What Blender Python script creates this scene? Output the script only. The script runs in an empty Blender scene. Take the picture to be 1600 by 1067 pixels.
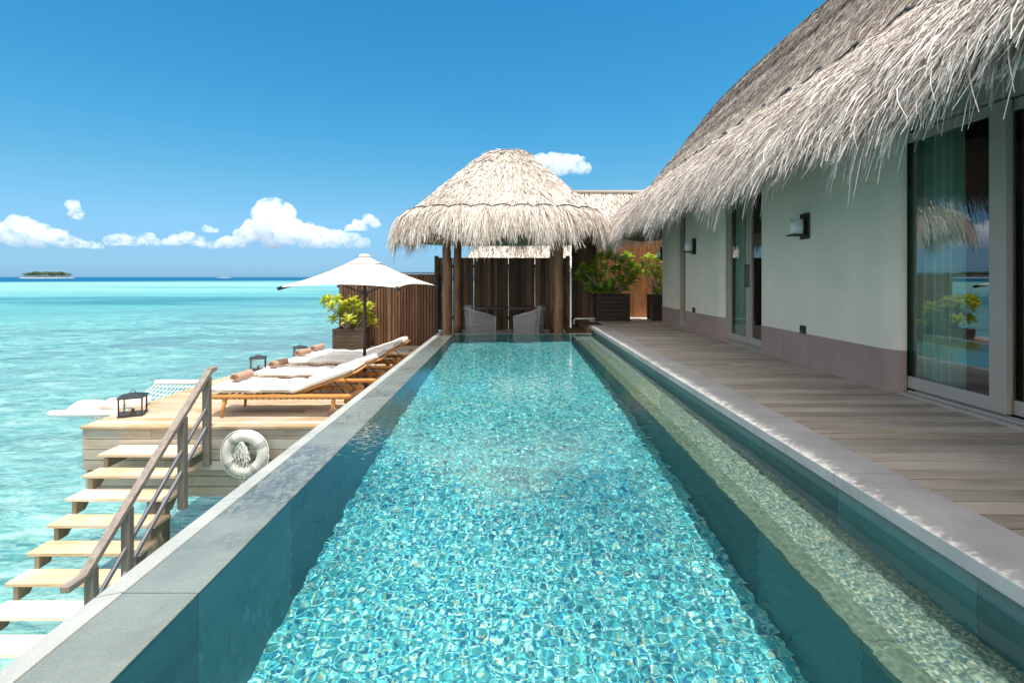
import bpy, math, random
import numpy as np
from mathutils import Vector, Matrix, noise as mnoise

# ---------------------------------------------------------------- camera, sky, sun, exposure
SC = bpy.context.scene
COL = SC.collection
HC = 1.15                                   # eye above the house deck (z = 0)
cam = bpy.data.cameras.new('camera')
camo = bpy.data.objects.new('camera', cam); COL.objects.link(camo); SC.camera = camo
cam.lens = 18; cam.sensor_width = 36; cam.shift_y = -0.0628; cam.shift_x = 0.0019
cam.clip_start = 0.05; cam.clip_end = 60000
camo.location = (0, 0, HC); camo.rotation_euler = (math.pi / 2, 0, 0)

LIGHT = Vector((-0.14, 0.20, -1.0)).normalized()
W = bpy.data.worlds.new('World'); SC.world = W; W.use_nodes = True
wn = W.node_tree; bg = wn.nodes['Background']
sk = wn.nodes.new('ShaderNodeTexSky'); sk.sky_type = 'NISHITA'; sk.sun_disc = False
sk.sun_elevation = math.radians(72.9); sk.sun_rotation = math.radians(144)
sk.air_density = 1.0; sk.dust_density = 0.3; sk.ozone_density = 2.0; sk.altitude = 0
def wnode(t, **p):
    n = wn.nodes.new('ShaderNode' + t)
    for k, v in p.items(): setattr(n, k, v)
    return n
# blue sky over the sea; neutral fill light added overhead and behind the viewer
wtc = wnode('TexCoord'); wsep = wnode('SeparateXYZ'); wn.links.new(wtc.outputs['Generated'], wsep.inputs[0])
tint = wnode('ValToRGB'); wn.links.new(wsep.outputs[2], tint.inputs[0])
TINT = [(0.0, (0.21, 0.43, 0.82)), (0.04, (0.25, 0.43, 0.70)), (0.10, (0.32, 0.54, 0.70)), (0.16, (0.30, 0.60, 0.67)), (0.27, (0.205, 0.66, 0.76)), (0.50, (0.14, 0.69, 0.85))]
while len(tint.color_ramp.elements) < len(TINT): tint.color_ramp.elements.new(0.5)
for e, (p_, c_) in zip(tint.color_ramp.elements, TINT): e.position = p_; e.color = (*c_, 1)
mul = wnode('Mix', data_type='RGBA', blend_type='MULTIPLY'); mul.inputs[0].default_value = 1
wn.links.new(sk.outputs[0], mul.inputs[6]); wn.links.new(tint.outputs[0], mul.inputs[7])
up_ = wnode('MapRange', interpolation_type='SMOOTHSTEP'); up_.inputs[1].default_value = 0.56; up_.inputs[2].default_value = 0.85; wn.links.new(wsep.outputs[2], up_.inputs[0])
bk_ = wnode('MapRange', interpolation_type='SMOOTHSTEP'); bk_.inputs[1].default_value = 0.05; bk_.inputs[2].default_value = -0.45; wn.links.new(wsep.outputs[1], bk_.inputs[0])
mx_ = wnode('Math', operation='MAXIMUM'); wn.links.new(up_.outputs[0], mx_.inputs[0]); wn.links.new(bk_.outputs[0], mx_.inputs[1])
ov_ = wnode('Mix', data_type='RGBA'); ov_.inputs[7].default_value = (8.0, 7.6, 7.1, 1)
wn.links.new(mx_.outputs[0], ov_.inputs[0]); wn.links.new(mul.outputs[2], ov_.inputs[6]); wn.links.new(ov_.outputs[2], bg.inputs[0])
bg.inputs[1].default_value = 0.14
sun = bpy.data.lights.new('sun', 'SUN'); suno = bpy.data.objects.new('sun', sun); COL.objects.link(suno)
sun.energy = 3.7; sun.angle = math.radians(0.5); sun.color = (1, 0.95, 0.88)
suno.rotation_euler = LIGHT.to_track_quat('-Z', 'Y').to_euler(); suno.location = (5, -8, 30)
sun.cycles.is_caustics_light = True
SC.view_settings.view_transform = 'Standard'; SC.view_settings.look = 'None'
SC.view_settings.gamma = 1; SC.view_settings.exposure = 0.6
SC.cycles.use_denoising = True
SC.cycles.max_bounces = 12; SC.cycles.volume_bounces = 12; SC.cycles.transparent_max_bounces = 12
SC.cycles.sample_clamp_indirect = 6

R = random.Random(7)
NR = np.random.default_rng(11)
PI = math.pi
DECK = -0.87                                # sun deck level
SEA = -3.2

def at(px, py, Y):
    return Vector(((px - 797) / 800 * Y, Y, HC - (py - 433) / 800 * Y))

# ---------------------------------------------------------------- material helpers
def srgb(r, g, b):
    f = lambda c: (c / 255 / 12.92) if c / 255 <= 0.04045 else ((c / 255 + 0.055) / 1.055) ** 2.4
    return (f(r), f(g), f(b))

class NT:
    def __init__(s, name):
        s.m = bpy.data.materials.new(name); s.m.use_nodes = True
        s.t = s.m.node_tree; s.b = s.t.nodes['Principled BSDF']; s.out = s.t.nodes['Material Output']
    def n(s, typ, ins=None, **props):
        nd = s.t.nodes.new('ShaderNode' + typ)
        for k, v in props.items(): setattr(nd, k, v)
        for k, v in (ins or {}).items(): s.set(nd.inputs[k], v)
        return nd
    def set(s, sock, v):
        if isinstance(v, bpy.types.NodeSocket): s.t.links.new(v, sock)
        else:
            if isinstance(v, (tuple, list)) and len(v) == 3 and sock.type == 'RGBA': v = (*v, 1)
            sock.default_value = v
    def pos(s, scale=(1, 1, 1), rnd=0.0):
        tc = s.n('TexCoord')
        v = tc.outputs['Object']
        if rnd:
            a = s.attr()
            mul = s.n('VectorMath', {0: (7.3, 5.1, 9.7), 3: s.math('MULTIPLY', a, rnd)}, operation='SCALE')
            v = s.n('VectorMath', {0: v, 1: mul.outputs[0]}, operation='ADD').outputs[0]
        return s.n('Mapping', {'Vector': v, 'Scale': scale}).outputs[0]
    def attr(s):
        return s.n('Attribute', attribute_name='rnd').outputs['Fac']
    def math(s, op, a, b=0.0, clamp=False):
        nd = s.n('Math', {0: a, 1: b}, operation=op); nd.use_clamp = clamp; return nd.outputs[0]
    def noise(s, vec, scale, detail=4, rough=0.55, dist=0.0):
        return s.n('TexNoise', {'Vector': vec, 'Scale': scale, 'Detail': detail, 'Roughness': rough, 'Distortion': dist}).outputs['Fac']
    def ramp(s, fac, stops, interp='LINEAR'):
        nd = s.n('ValToRGB', {0: fac}); cr = nd.color_ramp; cr.interpolation = interp
        while len(cr.elements) < len(stops): cr.elements.new(0.5)
        for e, (p, c) in zip(cr.elements, stops):
            e.position = p; e.color = (*c, 1) if len(c) == 3 else c
        return nd.outputs[0]
    def mix(s, fac, a, b, mode='MIX'):
        nd = s.n('Mix', data_type='RGBA', blend_type=mode)
        s.set(nd.inputs[0], fac); s.set(nd.inputs[6], a); s.set(nd.inputs[7], b)
        return nd.outputs[2]
    def maprange(s, v, a, b, c=0.0, d=1.0):
        return s.n('MapRange', {0: v, 1: a, 2: b, 3: c, 4: d}).outputs[0]
    def bump(s, h, strength=0.3, dist=0.01):
        s.set(s.b.inputs['Normal'], s.n('Bump', {'Height': h, 'Strength': strength, 'Distance': dist}).outputs[0])
    def P(s, **k):
        for kk, v in k.items(): s.set(s.b.inputs[kk.replace('_', ' ')], v)
        return s

def plain(name, c, rough=0.5, var=0.12, scale=8, metal=0.0, bump=0.0):
    n = NT(name); f = n.noise(n.pos(), scale, 5)
    lo = tuple(x * (1 - var) for x in c); hi = tuple(min(1, x * (1 + var)) for x in c)
    n.P(Base_Color=n.ramp(f, [(0.3, lo), (0.7, hi)]), Roughness=rough, Metallic=metal)
    if bump: n.bump(n.noise(n.pos(), scale * 8, 4), bump, 0.004)
    return n.m

def wood(name, dark, light, axis='X', rough=0.65, rv=0.5, grain=1.0, grey=None):
    """planks: grain stretched along axis, each board shifted and tinted by its own rnd"""
    n = NT(name)
    s = {'X': (0.7, 9, 9), 'Y': (9, 0.7, 9), 'Z': (9, 9, 0.7)}[axis]
    v = n.pos(s, rnd=1.0)
    f = n.noise(v, 2.2, 6, 0.6, 0.6)
    fine = n.noise(n.pos(tuple(k * (3 if k > 1 else 1) for k in s), rnd=1.0), 9, 5, 0.75)
    c = n.ramp(f, [(0.28, dark), (0.72, light)])
    c = n.mix(n.math('MULTIPLY', n.maprange(fine, 0.35, 0.7), 0.5 * grain), c, dark)
    if grey:
        st = n.noise(n.pos((0.5, 0.5, 0.5), rnd=0.6), 1.6, 5, 0.6)
        c = n.mix(n.maprange(st, 0.42, 0.66), c, grey)
    k = n.maprange(n.attr(), 0, 1, 1 - rv * 0.6, 1 + rv * 0.4)
    c = n.mix(1.0, c, n.n('CombineColor', {0: k, 1: k, 2: k}).outputs[0], 'MULTIPLY')
    n.P(Base_Color=c, Roughness=rough)
    n.bump(n.math('ADD', f, n.math('MULTIPLY', fine, 0.6)), 0.35, 0.004)
    return n.m

M = {}
M['deck'] = wood('weathered_decking', (0.28, 0.225, 0.175), (0.53, 0.465, 0.40), 'X', 0.7, 0.42, 1.0, (0.50, 0.455, 0.41))
M['sundeck'] = wood('pale_decking', (0.36, 0.22, 0.105), (0.64, 0.465, 0.285), 'X', 0.7, 0.45, 1.0, (0.60, 0.51, 0.415))
M['fascia'] = wood('fascia_planks', (0.25, 0.21, 0.155), (0.50, 0.43, 0.34), 'X', 0.75, 0.4, 1.0, (0.40, 0.41, 0.37))
M['tread'] = wood('stair_planks', (0.40, 0.27, 0.15), (0.70, 0.55, 0.38), 'X', 0.7, 0.4, 1.0, (0.72, 0.62, 0.51))
M['tread_bleached'] = wood('bleached_stair_planks', (0.62, 0.54, 0.44), (0.80, 0.74, 0.66), 'X', 0.7, 0.15, 0.4)
M['stringer'] = wood('stringer_timber', (0.17, 0.15, 0.11), (0.36, 0.31, 0.22), 'Z', 0.75, 0.3)
M['rail'] = wood('handrail_timber', (0.15, 0.125, 0.11), (0.34, 0.295, 0.26), 'Y', 0.65, 0.2)
M['post'] = wood('handrail_post_timber', (0.10, 0.09, 0.08), (0.24, 0.215, 0.19), 'Z', 0.65, 0.2)
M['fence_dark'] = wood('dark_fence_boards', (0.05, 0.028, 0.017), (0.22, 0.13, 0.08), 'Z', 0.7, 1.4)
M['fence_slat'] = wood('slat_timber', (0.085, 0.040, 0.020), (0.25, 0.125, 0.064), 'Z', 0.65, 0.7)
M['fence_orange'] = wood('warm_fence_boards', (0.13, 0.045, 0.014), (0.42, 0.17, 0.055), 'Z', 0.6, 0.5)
M['column'] = wood('log_column', (0.085, 0.042, 0.02), (0.30, 0.165, 0.085), 'Z', 0.6, 0.3)
M['planter'] = wood('planter_timber', (0.045, 0.030, 0.022), (0.095, 0.066, 0.05), 'X', 0.6, 0.3)
M['planter_dark'] = wood('dark_planter_timber', (0.022, 0.014, 0.010), (0.045, 0.03, 0.022), 'X', 0.6, 0.3)
M['teak'] = wood('varnished_teak', (0.42, 0.17, 0.035), (0.70, 0.34, 0.09), 'X', 0.35, 0.15, 0.5)
M['soil'] = plain('soil', (0.05, 0.035, 0.025), 0.9, 0.4, 30)
M['black'] = plain('black_metal', (0.018, 0.018, 0.02), 0.45, 0.2, 10)
M['bronze'] = plain('bronze_pole', (0.05, 0.03, 0.024), 0.4, 0.15, 10)
M['white_paint'] = plain('white_paint', (0.78, 0.78, 0.77), 0.4, 0.04, 6)
M['rope'] = plain('white_rope', (0.78, 0.77, 0.74), 0.8, 0.08, 30)
M['cushion'] = plain('cream_canvas', (0.76, 0.72, 0.68), 0.9, 0.06, 2.5, bump=0.6)
M['piping'] = plain('brown_binding', (0.10, 0.05, 0.02), 0.8, 0.2, 30)
M['towel'] = plain('brown_towel', (0.40, 0.25, 0.185), 0.95, 0.1, 20, bump=0.8)
M['pillow_a'] = plain('white_pillow', (0.74, 0.65, 0.61), 0.9, 0.04, 4, bump=0.15)
M['pillow_b'] = plain('beige_pillow', (0.58, 0.46, 0.39), 0.9, 0.06, 6, bump=0.15)
M['canvas'] = plain('parasol_canvas', (0.80, 0.76, 0.71), 0.85, 0.03, 3)
M['seam'] = plain('canvas_seam', (0.62, 0.55, 0.48), 0.9, 0.1, 8)
M['ring'] = plain('life_ring_cloth', (0.62, 0.61, 0.57), 0.8, 0.16, 7, bump=0.5)
M['ringband'] = plain('life_ring_band', (0.33, 0.34, 0.35), 0.6, 0.1, 10)
M['frame'] = plain('window_frame_paint', (0.35, 0.335, 0.305), 0.45, 0.04, 5)
M['frame_dark'] = plain('window_frame_inner', (0.10, 0.095, 0.09), 0.45, 0.04, 5)
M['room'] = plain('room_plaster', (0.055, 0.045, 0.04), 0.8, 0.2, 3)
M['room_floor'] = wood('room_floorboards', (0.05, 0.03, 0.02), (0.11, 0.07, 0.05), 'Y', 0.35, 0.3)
M['step'] = plain('step_timber', (0.20, 0.13, 0.085), 0.7, 0.2, 6)
M['gravel'] = plain('pale_gravel', (0.62, 0.58, 0.52), 0.9, 0.3, 60, bump=1.0)
M['hatch'] = plain('grey_rinse_tray', (0.30, 0.34, 0.38), 0.4, 0.1, 6)
M['candle'] = plain('candle_wax', (0.80, 0.78, 0.70), 0.5, 0.05, 6)

def m_wall():
    n = NT('sage_render'); f = n.math('ADD', n.math('MULTIPLY', n.noise(n.pos(), 1.3, 6, 0.6), 0.7), n.math('MULTIPLY', n.noise(n.pos((1, 1, 0.15)), 5, 4), 0.3)); f2 = n.noise(n.pos(), 160, 4)
    n.P(Base_Color=n.ramp(f, [(0.3, (0.61, 0.595, 0.52)), (0.7, (0.73, 0.71, 0.625))]), Roughness=0.85)
    n.bump(n.math('ADD', f2, n.math('MULTIPLY', n.noise(n.pos(), 40, 3), 0.6)), 0.25, 0.004); return n.m
M['wall'] = m_wall()
def m_base():
    n = NT('mauve_render'); f = n.math('ADD', n.math('MULTIPLY', n.noise(n.pos(), 2.0, 6, 0.65), 0.65), n.math('MULTIPLY', n.noise(n.pos((1, 1, 0.2)), 7, 4), 0.35)); f2 = n.noise(n.pos(), 160, 4)
    n.P(Base_Color=n.ramp(f, [(0.3, (0.26, 0.20, 0.185)), (0.7, (0.35, 0.275, 0.255))]), Roughness=0.85)
    n.bump(f2, 0.2, 0.004); return n.m
M['base'] = m_base()

def m_stone(name, c, speck, rough=0.55, joint=None, grain=220):
    n = NT(name); p = n.pos()
    f = n.noise(p, 3.0, 6, 0.6); g = n.noise(p, grain, 4, 0.7)
    col = n.ramp(f, [(0.3, tuple(x * 0.82 for x in c)), (0.7, tuple(x * 1.15 for x in c))])
    col = n.mix(n.maprange(g, 0.58, 0.72), col, speck)
    col = n.mix(n.maprange(n.noise(p, 190, 2, 0.6), 0.60, 0.75, 0, 0.7), col, tuple(x * 0.4 for x in c))
    if joint:
        sep = n.n('SeparateXYZ', {0: n.n('TexCoord').outputs['Object']})
        y = n.math('FRACT', n.math('DIVIDE', n.math('ADD', sep.outputs[1], 20.0), joint))
        col = n.mix(n.math('LESS_THAN', y, 0.006 / joint), col, tuple(x * 0.35 for x in c))
    n.P(Base_Color=col, Roughness=rough); n.bump(g, 0.25, 0.002); return n.m
M['coping'] = m_stone('coping_stone', (0.42, 0.415, 0.41), (0.66, 0.62, 0.6), 0.6, joint=1.2)
M['rim'] = m_stone('rim_stone', (0.34, 0.36, 0.34), (0.58, 0.58, 0.54), 0.5, joint=0.9, grain=110)
def m_rimwet():
    m = m_stone('rim_wet_stone', (0.165, 0.19, 0.168), (0.34, 0.375, 0.33), 0.5, joint=0.9, grain=150); n = NT.__new__(NT); n.m = m; n.t = m.node_tree; n.b = n.t.nodes['Principled BSDF']
    p = n.n('TexCoord').outputs['Object']
    old = n.b.inputs['Base Color'].links[0].from_socket
    wet = n.math('MULTIPLY', n.maprange(n.noise(p, 1.1, 3, 0.5), 0.50, 0.60), n.maprange(n.noise(n.n('Mapping', {'Vector': p, 'Scale': (1, 0.6, 1)}).outputs[0], 24, 4, 0.65, 0.8), 0.42, 0.56))
    n.set(n.b.inputs['Base Color'], n.mix(n.math('MULTIPLY', wet, 0.75), old, (0.055, 0.06, 0.055)))
    h = n.math('ADD', n.noise(p, 26, 3, 0.6, 0.6), n.math('MULTIPLY', n.noise(p, 7, 2), 1.2))
    n.b.inputs['Coat Weight'].default_value = 1.0; n.b.inputs['Coat Roughness'].default_value = 0.015; n.b.inputs['Coat IOR'].default_value = 1.45
    n.set(n.b.inputs['Coat Normal'], n.n('Bump', {'Height': h, 'Strength': 0.5, 'Distance': 0.012}).outputs[0]); return m
M['rimwet'] = m_rimwet()

def m_poolwall():
    n = NT('pool_wall_slate'); p = n.pos()
    f = n.noise(n.pos((1, 0.35, 1.4)), 2.0, 7, 0.62, 0.4)
    col = n.ramp(f, [(0.25, (0.028, 0.115, 0.13)), (0.75, (0.06, 0.20, 0.21))])
    v = n.n('TexVoronoi', {'Vector': n.mix(0.12, n.pos((0.6, 0.9, 0.6)), n.n('TexNoise', {'Vector': p, 'Scale': 2.5, 'Detail': 5}).outputs['Color']), 'Scale': 1.5}, feature='DISTANCE_TO_EDGE').outputs[0]
    crack = n.math('MULTIPLY', n.math('LESS_THAN', v, 0.006), n.maprange(n.noise(p, 1.3, 2), 0.45, 0.55))
    sep = n.n('SeparateXYZ', {0: n.n('TexCoord').outputs['Object']})
    j = n.math('LESS_THAN', n.math('FRACT', n.math('DIVIDE', n.math('ADD', sep.outputs[1], 20.0), 0.9)), 0.006)
    col = n.mix(n.math('MULTIPLY', n.math('MAXIMUM', crack, j), 0.75), col, (0.01, 0.03, 0.035))
    slab = n.n('TexWhiteNoise', {'W': n.math('FLOOR', n.math('DIVIDE', n.math('ADD', sep.outputs[1], 20.0), 0.9))}, noise_dimensions='1D').outputs['Value']
    k = n.maprange(slab, 0, 1, 0.78, 1.25); col = n.mix(1.0, col, n.n('CombineColor', {0: k, 1: k, 2: k}).outputs[0], 'MULTIPLY')
    line = n.maprange(n.math('ADD', sep.outputs[2], n.math('MULTIPLY', n.noise(p, 9, 3), 0.02)), -WLINE - 0.015, -WLINE + 0.02)
    col = n.mix(n.math('MULTIPLY', line, 0.45), col, (0.16, 0.19, 0.17))
    n.P(Base_Color=col, Roughness=0.6); n.bump(f, 0.2, 0.01); return n.m
WLINE = 0.13 - 1.38   # pool object origin sits at the pool floor
M['poolwall'] = m_poolwall()

def m_mosaic(name, stops, scale, far):
    n = NT(name); p = n.pos()
    wob = n.n('TexNoise', {'Vector': p, 'Scale': 9, 'Detail': 2}).outputs['Color']
    pv = n.n('VectorMath', {0: p, 1: n.n('VectorMath', {0: wob, 3: 0.006}, operation='SCALE').outputs[0]}, operation='ADD').outputs[0]
    v = n.n('TexVoronoi', {'Vector': pv, 'Scale': scale, 'Randomness': 0.35}); ed = n.n('TexVoronoi', {'Vector': pv, 'Scale': scale, 'Randomness': 0.35}, feature='DISTANCE_TO_EDGE').outputs[0]
    r = n.n('SeparateColor', {0: v.outputs['Color']}).outputs[0]
    col = n.ramp(r, stops, 'CONSTANT')
    col = n.mix(n.maprange(n.noise(p, 1.2, 4), 0.35, 0.65, 0, 0.22), col, far)
    sep = n.n('SeparateXYZ', {0: p})
    grid = n.math('MAXIMUM', *[n.math('LESS_THAN', n.math('FRACT', n.math('DIVIDE', n.math('ADD', sep.outputs[i], 20.0), 0.62)), 0.010) for i in (0, 1)])
    col = n.mix(n.math('MULTIPLY', grid, 0.3), col, tuple(x * 0.5 for x in far))
    col = n.mix(n.math('MULTIPLY', n.math('LESS_THAN', ed, 0.06), 0.45), col, tuple(x * 0.45 for x in far))
    n.P(Base_Color=col, Roughness=0.35); return n.m
M['mosaic'] = m_mosaic('turquoise_mosaic', [
    (0.0, (0.045, 0.353, 0.387)), (0.14, (0.098, 0.445, 0.473)), (0.28, (0.008, 0.143, 0.249)), (0.40, (0.344, 0.638, 0.628)),
    (0.52, (0.021, 0.277, 0.378)), (0.66, (0.164, 0.554, 0.533)), (0.78, (0.057, 0.336, 0.361)), (0.88, (0.410, 0.521, 0.361)), (0.93, (0.008, 0.101, 0.258))], 72, (0.08, 0.45, 0.47))
M['ledge'] = m_mosaic('grey_green_mosaic', [
    (0.0, (0.10, 0.175, 0.14)), (0.2, (0.20, 0.265, 0.205)), (0.4, (0.075, 0.14, 0.125)), (0.55, (0.29, 0.345, 0.275)),
    (0.75, (0.15, 0.22, 0.185)), (0.9, (0.38, 0.38, 0.29)), (0.95, (0.05, 0.14, 0.22))], 95, (0.155, 0.225, 0.18))
M['ledgestone'] = m_stone('ledge_edge_stone', (0.095, 0.15, 0.11), (0.24, 0.29, 0.21), 0.5, joint=0.9, grain=90)

def m_thatch(name, dark, mid, light, base_dark=False):
    n = NT(name); a = n.attr(); p = n.pos()
    c = n.ramp(a, [(0.0, dark), (0.22, tuple((d + m) / 2 for d, m in zip(dark, mid))), (0.5, mid), (1.0, light)])
    c = n.mix(n.maprange(n.noise(p, 1.1, 4), 0.4, 0.7, 0, 0.35), c, tuple(x * 0.65 for x in mid))
    c = n.mix(n.maprange(n.noise(n.pos((1, 1, 0.3)), 60, 3), 0.5, 0.75, 0, 0.4), c, dark)
    n.P(Base_Color=c, Roughness=0.75); return n.m
M['thatch'] = m_thatch('shaggy_thatch', (0.13, 0.095, 0.075), (0.62, 0.545, 0.495), (0.90, 0.845, 0.81))
M['thatch_up'] = m_thatch('weathered_thatch', (0.045, 0.036, 0.032), (0.25, 0.215, 0.19), (0.62, 0.56, 0.51))
M['thatch_pav'] = m_thatch('bleached_thatch', (0.20, 0.14, 0.10), (0.66, 0.59, 0.53), (0.88, 0.835, 0.79))
M['thatch_base'] = plain('thatch_underlayer', (0.15, 0.115, 0.09), 0.95, 0.4, 25)

def m_glass(name, tint, refl):
    n = NT(name); t = n.n('BsdfTransparent', {'Color': (*tint, 1)}); g = n.n('BsdfGlossy', {'Color': (0.95, 0.97, 1.0, 1), 'Roughness': 0.0})
    fr = n.n('Fresnel', {'IOR': 1.5}).outputs[0]
    f = n.math('ADD', n.math('MULTIPLY', fr, 1.0), refl, True)
    mx = n.n('MixShader', {0: f, 1: t.outputs[0], 2: g.outputs[0]})
    n.t.links.new(mx.outputs[0], n.out.inputs[0]); return n.m
M['glass'] = m_glass('tinted_glass', (0.95, 0.99, 0.97), 0.13)
M['clear'] = m_glass('lantern_glass', (0.96, 0.97, 0.97), 0.02)

def m_fabric(name, c, trans):
    n = NT(name); d = n.n('BsdfDiffuse', {'Color': (*c, 1)}); t = n.n('BsdfTranslucent', {'Color': (*c, 1)})
    tp = n.n('BsdfTransparent')
    mx = n.n('MixShader', {0: 0.45, 1: d.outputs[0], 2: t.outputs[0]})
    mx2 = n.n('MixShader', {0: trans, 1: mx.outputs[0], 2: tp.outputs[0]})
    n.t.links.new(mx2.outputs[0], n.out.inputs[0]); return n.m
M['curtain'] = m_fabric('aqua_sheer', (0.62, 0.92, 0.83), 0.03)

def m_leaf(name, lo, hi):
    n = NT(name); a = n.attr()
    c = n.ramp(a, [(0.0, lo), (1.0, hi)])
    t = n.n('BsdfTranslucent', {'Color': n.mix(0.5, c, (hi[0] * 1.3, hi[1] * 1.3, hi[2] * 0.6))})
    n.P(Base_Color=c, Roughness=0.4)
    mx = n.n('MixShader', {0: 0.35, 1: n.b.outputs[0], 2: t.outputs[0]})
    n.t.links.new(mx.outputs[0], n.out.inputs[0]); return n.m
M['leaf_lime'] = m_leaf('lime_leaf', (0.22, 0.34, 0.03), (0.66, 0.66, 0.09))
M['leaf_green'] = m_leaf('green_leaf', (0.06, 0.20, 0.02), (0.46, 0.58, 0.06))
M['leaf_far'] = m_leaf('palm_leaf', (0.03, 0.06, 0.025), (0.09, 0.13, 0.05))
M['bark'] = plain('pale_bark', (0.30, 0.25, 0.20), 0.85, 0.25, 15, bump=0.5)

def m_weave():
    n = NT('grey_weave'); w = n.n('TexWave', {'Vector': n.pos((1, 1, 1)), 'Scale': 13, 'Distortion': 2.0, 'Detail': 2}, bands_direction='Z').outputs['Fac']
    n.P(Base_Color=n.ramp(w, [(0.2, (0.10, 0.10, 0.11)), (0.7, (0.30, 0.30, 0.32))]), Roughness=0.6); n.bump(w, 0.5, 0.005); return n.m
M['weave'] = m_weave()
M['railweave'] = plain('pale_grey_cane', (0.40, 0.40, 0.42), 0.6, 0.1, 20)
M['cush_grey'] = plain('grey_cushion', (0.22, 0.22, 0.24), 0.9, 0.08, 8)
M['table'] = plain('dark_tabletop', (0.12, 0.115, 0.12), 0.35, 0.1, 8)

def m_water():
    n = NT('pool_water_surface'); n.P(Base_Color=(0.93, 1.0, 0.99), Roughness=0.0, IOR=1.333, Transmission_Weight=1.0); return n.m
M['water'] = m_water()

def m_sea():
    n = NT('lagoon_water')
    tc = n.n('TexCoord').outputs['Object']
    mp = lambda sx, sy: n.n('Mapping', {'Vector': tc, 'Scale': (sx, sy, 1)}).outputs[0]
    # distance from the villa decides depth: sandy shallows, coral belt, bright sandbank, drop-off
    d = n.n('VectorMath', {0: tc}, operation='LENGTH').outputs['Value']
    ld = n.math('LOGARITHM', d, 10.0)
    near = n.ramp(n.noise(mp(0.8, 1.25), 0.75, 8, 0.74, 1.1), [(0.36, (0.020, 0.115, 0.125)), (0.45, (0.07, 0.25, 0.25)), (0.54, (0.14, 0.36, 0.345)), (0.64, (0.30, 0.52, 0.49))])
    big = n.noise(mp(0.45, 1.0), 0.055, 6, 0.65, 0.8)
    med = n.noise(mp(0.5, 1.2), 0.23, 6, 0.68, 0.9)
    patch = n.math('MULTIPLY', n.maprange(n.math('ADD', n.math('MULTIPLY', big, 0.55), n.math('MULTIPLY', med, 0.45)), 0.48, 0.57), n.math('MULTIPLY', n.maprange(ld, 1.0, 1.3), n.maprange(ld, 2.35, 2.0)))
    col = n.mix(n.math('MULTIPLY', patch, 0.95), near, n.ramp(n.noise(mp(0.6, 1.4), 0.9, 5, 0.65), [(0.38, (0.022, 0.075, 0.105)), (0.62, (0.085, 0.20, 0.22))]))
    reef = n.noise(mp(0.22, 1.0), 0.02, 7, 0.68, 0.5)
    bright = n.ramp(reef, [(0.40, (0.15, 0.40, 0.40)), (0.50, (0.085, 0.31, 0.33)), (0.58, (0.03, 0.16, 0.21))])
    col = n.mix(n.maprange(ld, 1.7, 2.05), col, bright)
    bank = n.math('MULTIPLY', n.maprange(ld, 2.15, 2.35), n.maprange(n.noise(mp(0.15, 1.0), 0.008, 4), 0.62, 0.50))
    col = n.mix(n.math('MULTIPLY', bank, 0.8), col, (0.22, 0.44, 0.43))
    col = n.mix(n.maprange(ld, 2.72, 2.86), col, (0.004, 0.085, 0.20))
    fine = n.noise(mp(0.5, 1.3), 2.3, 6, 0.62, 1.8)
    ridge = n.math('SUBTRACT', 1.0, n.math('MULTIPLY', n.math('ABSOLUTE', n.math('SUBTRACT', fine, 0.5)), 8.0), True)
    col = n.mix(n.math('MULTIPLY', ridge, n.maprange(ld, 1.95, 0.8, 0.0, 0.6)), col, (0.42, 0.66, 0.62))  # caustic light filaments painted into the near water colour
    dark = n.maprange(n.noise(mp(0.5, 1.4), 1.4, 6, 0.65, 1.2), 0.55, 0.40)
    col = n.mix(n.math('MULTIPLY', dark, n.maprange(ld, 1.9, 0.9, 0.15, 0.5)), col, (0.03, 0.20, 0.21))
    n.P(Base_Color=col, Roughness=n.maprange(ld, 1.0, 2.6, 0.08, 0.45), IOR=1.333)
    n.set(n.b.inputs['Specular IOR Level'], n.maprange(ld, 1.2, 2.6, 0.45, 0.03))
    w1 = n.noise(mp(0.5, 1.2), 1.6, 6, 0.65, 0.9); w2 = n.noise(mp(0.4, 1.0), 0.12, 4, 0.6, 0.4)
    n.bump(n.math('ADD', n.math('MULTIPLY', w1, 0.45), n.math('MULTIPLY', w2, 1.6)), 1.0, 0.5)
    return n.m
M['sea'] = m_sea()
def m_cloud():
    n = NT('cloud_vapour'); n.t.nodes.remove(n.b)
    p = n.n('TexCoord').outputs['Object']
    f = n.noise(p, 0.013, 8, 0.68, 0.6); g = n.noise(p, 0.0045, 2, 0.5)
    dn = n.math('MULTIPLY', n.maprange(n.math('ADD', n.math('MULTIPLY', f, 0.8), n.math('MULTIPLY', g, 0.2)), 0.445, 0.64), 0.026)
    v = n.n('VolumePrincipled', {'Color': (1, 1, 1, 1), 'Density': dn, 'Anisotropy': 0.0})
    n.t.links.new(v.outputs[0], n.out.inputs['Volume']); n.m.cycles.volume_step_rate = 0.6; return n.m
M['cloud'] = m_cloud()

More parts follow.
